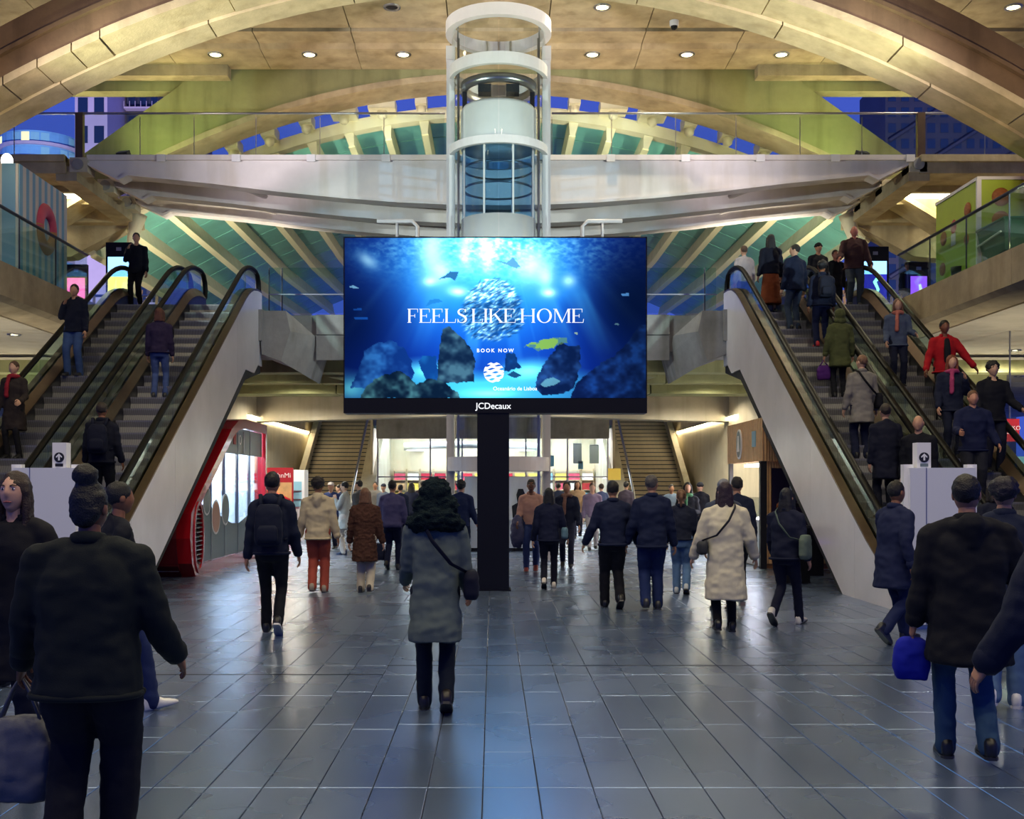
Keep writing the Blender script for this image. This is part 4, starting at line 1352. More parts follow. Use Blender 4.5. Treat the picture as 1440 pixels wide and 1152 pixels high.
# ------------------------------------------------------------------ red kiosk under the left escalators
KX = -5.34
rk = empty('red_kiosk', (KX, 23.5, 0), label='red-framed glazed kiosk under the left escalators with round photo prints', cat='kiosk')
out = [(20.45, 0.0), (20.2, .25), (20.08, .7), (20.15, 1.15), (21.0, 1.62), (22.3, 2.28), (23.3, 2.80), (23.9, 3.0), (24.6, 3.07), (26.9, 3.05), (26.9, 0)]
inn = [(20.62, .2), (20.42, .35), (20.32, .72), (20.38, 1.07), (21.12, 1.46), (22.42, 2.12), (23.4, 2.63), (23.95, 2.80), (24.6, 2.87), (26.75, 2.85), (26.75, .2)]
o2 = [(y - 23.5, z) for y, z in out]; i2 = [(y - 23.5, z) for y, z in inn]
mb = MB(); n = len(o2)
vs = [(0, *p) for p in o2] + [(0, *p) for p in i2] + [(-.25, *p) for p in o2] + [(-.25, *p) for p in i2]
fs = []
for i in range(n):
    j = (i + 1) % n
    fs += [(i, j, n + j, n + i), (2 * n + i, 3 * n + i, 3 * n + j, 2 * n + j), (i, 2 * n + i, 2 * n + j, j), (n + i, n + j, 3 * n + j, 3 * n + i)]
mb.add(vs, fs); mb.build('frame', 'red_gloss', rk)
mb = MB()
R = [[(-.25, y, z), (-2.5, y, z), (-2.5, y + .02, max(z - .05, 0)), (-.25, y + .02, max(z - .05, 0))] for y, z in o2[:-1]]
mb.rings(R); mb.build('shell', 'red_dark', rk)
mb = MB()
R = [[(-.27, y + .12, max(z - .12, 0.02)), (-2.45, y + .12, max(z - .12, 0.02)), (-2.45, y + .14, max(z - .15, 0.01)), (-.27, y + .14, max(z - .15, 0.01))] for y, z in o2[:-1]]
mb.rings(R); mb.build('lining', 'white_panel', rk)
MB().box(-2.5, -.25, 3.3, 3.4, 0, 3.0).build('end_wall', 'red_dark', rk)
MB().box(-2.44, -.27, 3.26, 3.29, 0.02, 2.85).build('end_lining', 'white_panel', rk)
MB().box(-2.44, -.27, -3.0, 3.26, 0.02, .06).build('inner_floor', 'print_grey', rk)
MB().box(-2.5, -2.45, -3, 3.3, 0, 2.9).build('back_wall', 'white_panel', rk)
ysp = [20.95, 21.9, 23.0, 24.2, 25.4, 26.72]
topz = lambda y: float(np.interp(y, [p[0] for p in inn[3:10]], [p[1] for p in inn[3:10]]))
for a, bb in zip(ysp[:-1], ysp[1:]):
    ys_ = np.linspace(a + .01, bb - .01, 4)
    mb = MB(); mb.prism([(a + .01 - 23.5, .2), (bb - .01 - 23.5, .2)] + [(y - 23.5, topz(y)) for y in reversed(ys_)], 'x', -.10, -.09); mb.build('pane', 'glass_kiosk', rk)
    MB().box(-.14, -.07, a - 23.5 - .012, a - 23.5 + .012, .2, topz(a) if a > 20.5 else 1).build('mullion', 'steel', rk)
# printed bands on the glass
ys_ = list(np.linspace(22.9, 26.7, 8))
mb = MB(); mb.prism([(y - 23.5, 2.30) for y in ys_] + [(y - 23.5, max(2.31, topz(y) - .01)) for y in reversed(ys_)], 'x', -.085, -.08); mb.build('sign_band', 'print_grey', rk)
wav = [(20.98, 1.25), (21.4, 1.3), (22.0, 1.2), (22.8, 1.0), (23.6, .86), (24.3, .84), (25.0, .95), (25.8, 1.15), (26.7, 1.35)]
mb = MB(); mb.prism([(y - 23.5, z) for y, z in wav] + [(26.7 - 23.5, .21), (20.98 - 23.5, .21)], 'x', -.085, -.08); mb.build('print_band', 'print_teal', rk)
for (y, z, r) in ((21.55, 1.35, .28), (22.25, 1.02, .34), (23.05, 1.15, .32)):
    c = [(y - 23.5 + r * math.cos(t), z + r * math.sin(t)) for t in np.linspace(0, 6.283, 25)[:-1]]
    mb = MB(); mb.prism(c, 'x', -.079, -.072); q = mb.build('photo_disc', 'sign_white', rk)
    c = [(y - 23.5 + r * .88 * math.cos(t), z + r * .88 * math.sin(t)) for t in np.linspace(0, 6.283, 25)[:-1]]
    mb = MB(); mb.prism(c, 'x', -.071, -.068); mb.build('photo_print', 'photo_skin' if r > .3 and y < 23 else 'print_grey', rk)
rX = (math.pi / 2, 0, math.pi / 2)
text('IO', .30, 'sign_white', rk, (-.06, 24.3 - 23.5, 2.6), rot=rX)
mb = MB(); mb.prism([(23.75 - 23.5, 2.5), (23.95 - 23.5, 2.5), (23.95 - 23.5, 2.72), (23.75 - 23.5, 2.72)], 'x', -.075, -.06); mb.build('badge', 'sign_red', rk)
MB().box(-.075, -.06, 1.2, 1.24, 2.35, 2.8).build('divider', 'sign_white', rk)
# lens-shaped louvre at the near end
gr = empty('louvre', (0, 0, 0)); gr.parent = rk
lz_ = lambda z: .30 * math.sqrt(max(0, 1 - ((z - .70) / .62) ** 2))
zz = np.linspace(.09, 1.31, 15)
mb = MB()
rim_o = [(20.66 - 23.5 + .35 * math.cos(t), .70 + .66 * math.sin(t)) for t in np.linspace(0, 6.283, 33)[:-1]]
rim_i = [(20.66 - 23.5 + .28 * math.cos(t), .70 + .58 * math.sin(t)) for t in np.linspace(0, 6.283, 33)[:-1]]
nn_ = 32
mb.add([(.02, *p) for p in rim_o] + [(.02, *p) for p in rim_i] + [(-.1, *p) for p in rim_o] + [(-.1, *p) for p in rim_i],
       [f_ for i in range(nn_) for j in [(i + 1) % nn_] for f_ in ((i, j, nn_ + j, nn_ + i), (i, 2 * nn_ + i, 2 * nn_ + j, j), (nn_ + i, nn_ + j, 3 * nn_ + j, 3 * nn_ + i))])
mb.build('louvre_rim', 'red_gloss', rk)
mb = MB(); mb.prism(rim_i, 'x', -.12, -.09); mb.build('louvre_back', 'black', rk)
bpy.data.objects.remove(gr)
for k in range(14):
    z = .17 + k * .081
    hw = .28 * math.sqrt(max(0.02, 1 - ((z - .70) / .58) ** 2))
    mb = MB(); mb.add([(-.08, 20.66 - 23.5 - hw, z), (-.08, 20.66 - 23.5 + hw, z), (0, 20.66 - 23.5 + hw, z - .035), (0, 20.66 - 23.5 - hw, z - .035),
                       (-.08, 20.66 - 23.5 - hw, z + .012), (-.08, 20.66 - 23.5 + hw, z + .012), (0, 20.66 - 23.5 + hw, z - .02), (0, 20.66 - 23.5 - hw, z - .02)],
                      [(0, 1, 2, 3), (4, 7, 6, 5), (0, 4, 5, 1), (1, 5, 6, 2), (2, 6, 7, 3), (3, 7, 4, 0)]); mb.build('louvre_slat', 'steel', rk)
MB().box(-2.2, -.4, -.5, 3.2, 2.55, 2.6).build('ceiling_light', 'kiosk_light', rk)
for k, y in enumerate((-1.4, -.5, .5, 1.5, 2.5)):
    MB().box(-2.3, -2.0, y - .4, y + .4, .2, 1.0).build('cabinet', random.choice(['white_panel', 'stripe_blue', 'white_panel']), rk)
    MB().box(-2.4, -2.35, y - .35, y + .35, 1.2, 2.0).build('wall_poster', ['totem_cyan', 'screen_white', 'totem_cyan', 'screen_white', 'totem_violet'][k], rk)
MB().box(-1.6, -.9, -1.2, 2.8, .2, 1.02).build('counter', 'white_panel', rk)

# red food poster and vending cabinet past the kiosk
e = empty('hot_dog_poster', (px(388, 33), 33, 0), label='red poster board with a hot dog picture against the passage wall', cat='poster')
MB().box(-.5, .5, 0, .08, 0, 2.15).build('board', 'sign_red', e)
MB().box(-.46, .46, -.01, 0, .75, 1.72).build('picture_ground', 'wood', e)
mb = MB(); mb.tube([(-.4, -.03, 1.45), (0, -.04, 1.3), (.4, -.03, 1.15)], [.1, .15, .1], 10); mb.build('bun', 'pastry', e, True)
mb = MB(); mb.tube([(-.42, -.08, 1.5), (0, -.1, 1.36), (.42, -.08, 1.2)], [.05, .07, .05], 10); mb.build('sausage', 'sign_red', e, True)
MB().box(-.46, -.15, -.012, 0, 1.85, 2.0).build('yellow_badge', 'sign_yellow', e)
text('JohnMi', .2, 'sign_white', e, (.16, -.012, 1.92))
e = empty('vending_machine', (px(414, 34), 34, 0), label='pale narrow vending cabinet right of the red poster', cat='vending machine')
MB().box(-.3, .3, 0, .7, 0, 2.1).build('body', 'white_panel', e)
MB().box(-.22, .22, -.02, 0, 1.0, 1.75).build('window', 'stripe_blue', e)
for z in (1.2, 1.45):
    MB().box(-.22, .22, -.03, -.02, z, z + .03).build('shelf', 'steel', e)
MB().box(-.2, .2, -.02, 0, .4, .6).build('tray', 'black', e)

# ------------------------------------------------------------------ wooden pastry kiosk under the right escalators
wk = empty('wooden_kiosk', (5.32, 22.4, 0), label='wood-slatted pastry kiosk tucked under the right escalators', cat='kiosk')
MB().box(0, .10, 0, 3.4, 2.12, 2.98).build('fascia', 'wood', wk)
for k in range(22):
    MB().box(-.012, 0, .02 + .153 * k, .14 + .153 * k, 2.12, 2.98).build('fascia_board', 'wood', wk)
MB().box(.0, 2.3, -.06, 0, 2.12, 2.98).build('front_fascia', 'wood_dark', wk)
sl = MB()
for k in range(44):
    sl.box(.01 + .052 * k, .045 + .052 * k, -.10, -.06, 2.12, 2.98)
tag(sl.build('front_fascia_slats', 'wood', wk), kind='stuff')
MB().box(.0, 2.3, 0.02, .1, 0, 2.12).build('front_wall', 'wood_dark', wk)
sl = MB()
for k in range(44):
    sl.box(.01 + .052 * k, .045 + .052 * k, -.03, .02, .1, 2.12)
tag(sl.build('front_wall_slats', 'wood', wk), kind='stuff')
MB().box(-.06, .06, -.06, .08, 0, 2.12).build('corner_post', 'sign_black', wk)
MB().box(-.03, .05, 3.0, 3.15, 0, 2.12).build('side_post', 'sign_black', wk)
MB().box(.02, 2.3, .1, 3.4, 0, .02).build('inner_floor', 'stair_stone', wk)
MB().box(.02, 2.3, 0, 3.4, 2.9, 2.98).build('roof', 'wood', wk)
MB().box(2.25, 2.3, .1, 3.4, 0, 2.9).build('rear_wall', 'white_panel', wk)
MB().box(.0, .6, .3, 2.6, .02, .95).build('counter', 'white_panel', wk)
MB().box(.3, 1.6, .4, 3.0, 2.05, 2.1).build('ceiling_light', 'shop_light', wk)
MB().box(.02, .03, .2, 1.4, .98, 1.4).build('display_glass', 'glass_kiosk', wk)
for k in range(5):
    MB().box(2.05, 2.24, .4 + .5 * k, .8 + .5 * k, .9 + .1 * (k % 2), 1.9).build('wall_shelf', random.choice(['sign_white', 'wood', 'stripe_white']), wk)
# oval emblem and small sign on the fascia
c = [(2.05 + .24 * math.cos(t), 2.52 + .32 * math.sin(t)) for t in np.linspace(0, 6.283, 29)[:-1]]
mb = MB(); mb.prism(c, 'x', -.04, -.012); mb.build('oval_sign', 'sign_white', wk)
c = [(2.05 + .20 * math.cos(t), 2.52 + .28 * math.sin(t)) for t in np.linspace(0, 6.283, 29)[:-1]]
mb = MB(); mb.prism(c, 'x', -.046, -.04); mb.build('oval_sign_inset', 'print_teal', wk)
mb = MB(); mb.prism([(1.93, 2.36), (2.17, 2.36), (2.12, 2.55), (2.1, 2.7), (2.0, 2.7), (1.98, 2.55)], 'x', -.052, -.046); mb.build('oval_sign_figure', 'sign_white', wk)
MB().box(-.03, -.012, .55, .85, 2.42, 2.74).build('small_sign', 'stripe_blue', wk)
# poster panel
MB().box(.16, 1.4, -.06, -.03, .35, 1.98).build('poster', 'purple_dark', wk)
text('CROI', .20, 'sign_white', wk, (.74, -.066, 1.60), bold=.004)
text('CHOCOLAT', .10, 'print_grey', wk, (.74, -.066, 1.43))
for (x, z, a) in ((.42, 1.18, -.3), (.68, 1.05, .1), (.95, 1.08, .5)):
    P = [(x + .17 * math.cos(t + a), -.075, z + .13 * math.sin(t + a)) for t in np.linspace(-.3, 3.3, 9)]
    mb = MB(); mb.tube(P, [.015, .035, .05, .06, .065, .06, .05, .035, .015], 8); mb.build('croissant_print', 'pastry', wk, True)
MB().box(.6, 1.38, -.075, -.06, .5, 1.02).build('poster_inset', 'sign_black', wk)
mb = MB(); mb.lathe([(.15, 0), (.20, 0), (.20, .02), (.15, .02), (.15, 0)], 24); o = mb.build('round_emblem', 'sign_white', wk); o.rotation_euler = (math.pi / 2, 0, 0); o.location = (.92, -.07, .78)
mb = MB(); mb.ellipsoid((0, 0, 0), .09, .012, .1); o = mb.build('emblem_print', 'photo_skin', wk, True); o.location = (.92, -.085, .78)

# black box with a printed side beside the cladding, and a second one behind
e = empty('black_bin', (px(1146, 18.9) - .3, 18.9, 0), label='black square bin standing at the foot of the right cladding', cat='bin')
MB().box(-.22, .22, 0, .5, .02, .93).build('body', 'black', e)
MB().box(-.23, .23, -.01, .51, .93, .97).build('lid', 'sign_black', e)
mb = MB(); mb.prism([(-.13, .70), (.0, .67), (.15, .74), (.05, .72)], 'y', -.006, 0); mb.build('mark', 'totem_violet', e)
MB().box(-.2, .2, .03, .47, 0, .02).build('foot', 'steel_dark', e)
e = empty('display_cabinet', (px(1135, 20.6), 20.6, 0), label='dark sloping display cabinet behind the black bin', cat='cabinet')
mb = MB(); mb.prism([(-.3, 0), (.3, 0), (.3, 1.0), (.18, 1.32), (-.3, 1.32)], 'y', 0, .5); mb.build('body', 'sign_black', e)
MB().box(-.26, .16, -.012, 0, .75, 1.25).build('front_print', 'purple_dark', e)

# stall with a red sign under the right mezzanine
e = empty('red_hanging_sign', (px(1421, 24), 24, 0), label='red WOKO sign over a stall under the right mezzanine', cat='sign')
z0_ = H + (HY - 621) * 24 / F
MB().box(-.19, .19, 0, .06, z0_, z0_ + .48).build('board', 'sign_red', e)
text('WOKO', .125, 'sign_white', e, (0, -.012, z0_ + .28))
MB().box(-.14, .14, -.006, 0, z0_ + .16, z0_ + .18).build('rule', 'sign_white', e)
MB().tube([(0, .03, z0_ + .48), (0, .03, 4.9)], .02, 6).build('hanger', 'steel', e)
e = empty('food_stall', (11.2, 24.6, 0), label='pale food stall under the right mezzanine below the red sign', cat='stall')
MB().box(-1.3, 2.4, 0, 1.4, 0, 1.05).build('counter', 'white_panel', e)
MB().box(-1.35, 2.45, -.05, 1.45, 1.05, 1.1).build('counter_top', 'wood', e)
MB().box(-1.3, 2.4, 1.3, 1.4, 1.1, 2.3).build('back_panel', 'stripe_blue', e)
for x in (-1.28, 2.34):
    MB().box(x, x + .06, 0, .06, 1.1, 2.3).build('post', 'steel', e)

# ------------------------------------------------------------------ things on the mezzanines
dk = empty('donut_kiosk', (-9.0, 21.6, MZ + .01), label='blue and white striped kiosk with a pink doughnut picture on the left mezzanine', cat='kiosk')
MB().box(-1.6, -.02, .02, 2.4, 0, 2.15).build('body', 'stripe_white', dk)
for k in range(8):
    y = .05 + .3 * k
    MB().box(-.02, .0, y, y + .14, 0.0, 2.15).build('stripe', 'stripe_blue', dk)
    MB().box(-.02, .0, y + .14, y + .3, 0.0, 2.15).build('stripe', 'stripe_white', dk)
for k in range(4):
    MB().box(-1.6 + .42 * k + .02, -1.6 + .42 * k + .27, 0, .02, 0, 2.15).build('front_stripe', 'stripe_blue', dk)
for (r0, r1, m_, a0, a1) in ((.22, .52, 'donut_dough', math.pi * .98, math.pi * 2.02), (.22, .52, 'donut_pink', -.06, math.pi + .06)):
    T = np.linspace(a0, a1, 21)
    mb = MB()
    R = []
    for t in T:
        rm, rw = (r0 + r1) / 2, (r1 - r0) / 2
        R.append([(.0 + max(0.004, .09 * math.cos(q)), 1.3 + .92 * (rm + rw * math.sin(q)) * math.cos(t), 1.18 + (rm + rw * math.sin(q)) * math.sin(t)) for q in np.linspace(-1.5, 1.5, 9)])
    mb.rings(R, False, False); mb.build('doughnut_relief', m_, dk, True)
for i, (x, y) in enumerate(((-.35, .3), (-.9, .1))):
    e = empty('globe_lamp', (-9.0 + x, 21.6 + y, MZ + 2.15), label='lit white globe lamp on the striped kiosk, %s one' % ('inner' if i == 0 else 'outer'), cat='lamp', group='globe lamps on the striped kiosk')
    mb = MB(); mb.tube([(0, 0, 0), (0, 0, .05)], .1, 16); mb.build('collar', 'steel', e)
    mb = MB(); mb.ellipsoid((0, 0, .14), .11, .11, .14 if i == 0 else .2, 16, 10); mb.build('globe', 'globe_light', e, True)

gk = empty('lime_kiosk', (9.0, 21.1, MZ + .01), label='lime green kiosk with pastry pictures on the right mezzanine', cat='kiosk')
MB().box(.02, 2.4, .02, 2.0, 0, 1.72).build('body', 'green_lime', gk)
MB().box(0, .02, .02, 2.0, 0, 1.72).build('side_panel', 'green_lime', gk)
MB().box(.0, .95, 0, .02, 0, 1.72).build('front_panel', 'green_lime', gk)
MB().box(.97, 2.4, 0, .02, 0, 1.72).build('front_panel', 'green_lime', gk)
MB().box(-.03, .05, -.03, .03, 0, 1.75).build('corner_trim', 'stripe_white', gk)
MB().box(-.02, 2.4, -.02, .02, 1.70, 1.76).build('top_trim', 'stripe_white', gk)
MB().box(-.02, .02, -.02, 2.0, 1.70, 1.76).build('top_trim', 'stripe_white', gk)
for (x, z, r) in ((.42, 1.38, .17), (.42, .95, .17), (.42, .5, .15)):
    mb = MB(); mb.lathe([(.01, .03), (r * .6, .03), (r, .015), (r, 0)], 20); o = mb.build('pastry_print', 'pastry', gk, True); o.rotation_euler = (math.pi / 2, 0, 0); o.location = (x, -.002, z)
for (y, z, r) in ((.45, 1.25, .14), (1.6, .95, .14), (.5, .7, .1), (1.65, .35, .13)):
    mb = MB(); mb.lathe([(.01, .03), (r * .6, .03), (r, .015), (r, 0)], 20); o = mb.build('pastry_print', 'pastry', gk, True); o.rotation_euler = (0, -math.pi / 2, 0); o.location = (-.002, y, z)
MB().box(-.012, 0, 1.02, 1.22, .72, .95).build('emblem_ground', 'sign_white', gk)
mb = MB(); mb.lathe([(.01, .02), (.12, .01), (.14, 0)], 16); o = mb.build('emblem_top', 'sign_red', gk, True); o.rotation_euler = (0, -math.pi / 2, 0); o.location = (-.002, 1.12, 1.08)
e = empty('green_crate', (9.05, 20.1, MZ + .01), label='dark green mesh shopping basket hung behind the right glass railing', cat='basket')
mb = MB(); mb.add([(-.05, -.1, .18), (.35, -.1, .18), (.35, .75, .1), (-.05, .75, .1), (-.1, -.2, .72), (.42, -.2, .72), (.42, .95, .72), (-.1, .95, .72)],
                  [(0, 1, 2, 3), (0, 4, 5, 1), (1, 5, 6, 2), (2, 6, 7, 3), (3, 7, 4, 0)]); mb.build('basket_body', 'green_dark', e)
MB().tube([(-.1, -.2, .72), (.42, -.2, .72), (.42, .95, .72), (-.1, .95, .72), (-.1, -.2, .72)], .025, 6).build('rim', 'green_dark', e)
MB().tube([(-.12, -.1, .5), (-.12, .9, .42)], .018, 6).build('handle', 'stripe_white', e)
MB().box(.0, .3, 0, .7, 0, .12).build('stand', 'sign_black', e)
e = empty('litter_pail', (9.02, 22.0, MZ), label='small black pail beside the green basket behind the railing', cat='pail')
mb = MB(); mb.lathe([(.001, 0), (.13, 0), (.16, .26), (.14, .26), (.12, .02)], 16); mb.build('body', 'black', e, True)
MB().tube([(-.0, -.15, .26), (0, -.1, .5), (0, 0.02, .85)], .012, 6).build('handle', 'steel_dark', e)
e = empty('red_banner', (9.62, 20.55, MZ), label='tall red banner at the far right edge of the right mezzanine', cat='banner')
MB().box(0, .7, 0, .05, .05, 2.2).build('cloth', 'sign_red', e)
MB().box(-.02, .72, -.1, .15, 0, .05).build('foot', 'steel_dark', e)


def totem(x, y, rows, label, w=.56, h=1.75, rz=0):
    e = empty('digital_totem', (x, y, MZ), rz, label=label, cat='display', group='digital totems on the landing')
    MB().box(-w / 2, w / 2, 0, .12, 0, h).build('housing', 'black', e)
    z = h - .35
    tot = z - .15
    for k, (m_, fr_) in enumerate(rows):
        MB().box(-w / 2 + .05, w / 2 - .05, -.006, 0, z - tot * fr_, z).build('picture_band', m_, e)
        z -= tot * fr_
    MB().box(-.06, .06, -.005, 0, h - .2, h - .12).build('camera_eye', 'steel', e)
    return e


t1 = totem(px(167, 27.2), 27.2, [('totem_cyan', .35), ('totem_yellow', .3), ('totem_pink', .2), ('totem_violet', .15)], 'tall digital display with a pastel picture at the top of the left escalators', .62, 1.85)
t2 = totem(px(107, 29.4), 29.4, [('totem_pink', .45), ('totem_violet', .55)], 'pink and violet digital display farther left behind the railing glass')
t3 = totem(px(1231, 27.2), 27.2, [('totem_cyan', .25), ('totem_navy', .75)], 'tall digital display with a dancing figure at the top of the right escalators', .64, 1.75)
mb = MB(); mb.tube([(0.02, -.015, 1.15), (.08, -.015, 1.02), (-.02, -.015, .9), (.06, -.015, .72), (.0, -.015, .55)], [.03, .05, .045, .035, .02], 8); mb.build('figure_print', 'totem_green', t3, True)
MB().box(-.07, .07, -.012, -.006, .32, .36).build('caption', 'screen_white', t3)
t4 = totem(px(1292, 27.8), 27.8, [('totem_violet', 1.0)], 'violet digital display behind the glass on the right landing', .5, 1.5)
mb = MB(); mb.tube([(0.02, -.015, .95), (.05, -.015, .8), (-.05, -.015, .62)], [.03, .045, .02], 8); mb.build('figure_print', 'screen_white', t4, True)

# ================================================================== PEOPLE
_cl = {}
TMP = bpy.data.scenes.new('remesh_bench')


def cloth(col, kind='cloth'):
    k = (col, kind)
    if k not in _cl:
        if kind == 'cloth':
            _cl[k] = mat('cloth_' + col.strip('#'), col, 0.85, var=0.10, scale=7, bump=0.12, bscale=160, spec=0.25)
        elif kind == 'fur':
            _cl[k] = mat('fur_' + col.strip('#'), col, 0.95, var=0.35, scale=30, bump=0.9, bscale=90, spec=0.15)
        elif kind == 'hair':
            _cl[k] = mat('hair_' + col.strip('#'), col, 0.5, var=0.3, scale=40, bump=0.5, bscale=120, spec=0.4)
        elif kind == 'skin':
            _cl[k] = mat('skin_' + col.strip('#'), col, 0.5, var=0.08, scale=25, spec=0.4)
        elif kind == 'shoe':
            _cl[k] = mat('shoe_' + col.strip('#'), col, 0.4, var=0.08, scale=12, spec=0.5)
    return _cl[k]


def remesh(mb, voxel, it=3, wr=0.0, wscale=9.0, seed=0.0):
    me = mb.mesh('tmp')
    o = bpy.data.objects.new('tmp', me)
    TMP.collection.objects.link(o)
    md = o.modifiers.new('r', 'REMESH'); md.mode = 'VOXEL'; md.voxel_size = voxel
    if it:
        ms = o.modifiers.new('s', 'SMOOTH'); ms.factor = .5; ms.iterations = it
    vl = TMP.view_layers[0]
    vl.update()
    dg = vl.depsgraph
    out = bpy.data.meshes.new_from_object(o.evaluated_get(dg))
    bpy.data.objects.remove(o)
    bpy.data.meshes.remove(me)
    if wr:
        n = len(out.vertices)
        co = np.empty(n * 3, np.float32); out.vertices.foreach_get('co', co); co = co.reshape(-1, 3)
        no = np.empty(n * 3, np.float32); out.vertices.foreach_get('normal', no); no = no.reshape(-1, 3)
        d = np.array([mnoise.noise(Vector((p[0] * wscale * .8 + seed, p[1] * wscale * .8, p[2] * wscale * 1.5))) + .5 * mnoise.noise(Vector((p[0] * wscale * 2.2, p[1] * wscale * 2.2 + seed, p[2] * wscale * 3))) for p in co], np.float32)
        co += no * (d * wr)[:, None]
        out.vertices.foreach_set('co', co.ravel())
    out.polygons.foreach_set('use_smooth', [True] * len(out.polygons))
    out.update()
    return out


def mesh_into(mb, me):
    mb.add([tuple(v.co) for v in me.vertices], [tuple(p.vertices) for p in me.polygons])
    bpy.data.meshes.remove(me)


def ring_xy(cx, cy, z, rx, ry, n=16, e=2.4):
    out = []
    for k in range(n):
        t = 2 * math.pi * k / n
        c, s = math.cos(t), math.sin(t)
        out.append((cx + rx * math.copysign(abs(c) ** (2 / e), c), cy + ry * math.copysign(abs(s) ** (2 / e), s), z))
    return out


def head_points(n, m):
    R = []
    for k in range(m + 1):
        ph = max(-1.52, min(1.52, -math.pi / 2 + math.pi * k / m))
        row = []
        for i in range(n):
            th = 2 * math.pi * i / n
            x, y, z = .074 * math.cos(ph) * math.cos(th), .094 * math.cos(ph) * math.sin(th), .118 * math.sin(ph)
            zn = z / .118
            if zn < 0:
                x *= 1 - .26 * zn * zn
                y = y * (1 - .38 * abs(zn)) if y < 0 else y * (1 - .02 * abs(zn)) + .012 * zn * zn
            if y > 0:
                g = lambda a, sx, b_, sz: math.exp(-((abs(x) - a) / sx) ** 2 - ((z - b_) / sz) ** 2)
                y += .018 * g(0, .014, -.012, .02) + .012 * g(0, .010, .014, .022) - .010 * g(.031, .014, .02, .012)
                y += .006 * g(0, .024, -.055, .010) - .005 * g(0, .026, -.072, .006) + .010 * g(0, .022, -.098, .018) + .004 * g(.03, .02, .04, .01)
            row.append((x, y, z))
        R.append(row)
    return R


def ik(hip, foot, l1, l2, bend):
    d = foot - hip
    L_ = min(d.length, (l1 + l2) * .999)
    d.normalize()
    a = (l1 * l1 - l2 * l2 + L_ * L_) / (2 * L_)
    h_ = math.sqrt(max(0, l1 * l1 - a * a))
    b_ = bend - d * bend.dot(d)
    b_.normalize()
    return hip + d * a + b_ * h_


def arm_pts(side, spec, sh):
    sw, ab, el = [math.radians(v) for v in spec[:3]]
    inn = math.radians(spec[3]) if len(spec) > 3 else 0
    u = Vector((side * math.sin(ab), math.sin(sw) * math.cos(ab), -math.cos(sw) * math.cos(ab)))
    axis = Vector((1, 0, 0))
    f_ = Matrix.Rotation(el, 3, axis) @ u
    f_ = Matrix.Rotation(-side * inn, 3, 'Y') @ f_ if f_.z > .5 else Matrix.Rotation(side * inn, 3, 'Z') @ f_
    e = sh + u * .295
    return e, e + f_ * .255, f_


def hand(mb, w, d, t, n_, big):
    """palm, four fingers, thumb; d along the forearm, t towards the thumb side, n_ palm normal"""
    mb.rings([[w + d * q + t * (a * wd) + n_ * (b_ * th) for a, b_ in ((1, .6), (.6, 1), (-.6, 1), (-1, .6), (-1, -.6), (-.6, -1), (.6, -1), (1, -.6))]
              for q, wd, th in ((-.02, .024, .018), (.015, .032, .018), (.05, .041, .016), (.085, .040, .013), (.097, .034, .009))])
    ns = 6 if big else 5
    for o, ln in ((.031, .068), (.011, .078), (-.010, .072), (-.030, .056)):
        p = w + d * .088 + t * o
        c = [p]
        dd = d.copy()
        for k, fr in enumerate((.42, .33, .25)):
            ax = d.cross(n_)
            dd = (dd + n_ * (.28 + .16 * k)).normalized()
            c.append(c[-1] + dd * ln * fr)
        mb.limb(c, [.0092, .0088, .0080, .0066], ns)
    p = w + d * .025 + t * .030
    mb.limb([p, p + (d * .6 + t * .6).normalized() * .032, p + (d * .75 + t * .5 + n_ * .2).normalized() * .058, p + (d * .9 + t * .3 + n_ * .35).normalized() * .082], [.013, .011, .0095, .0075], ns)


PN = 0


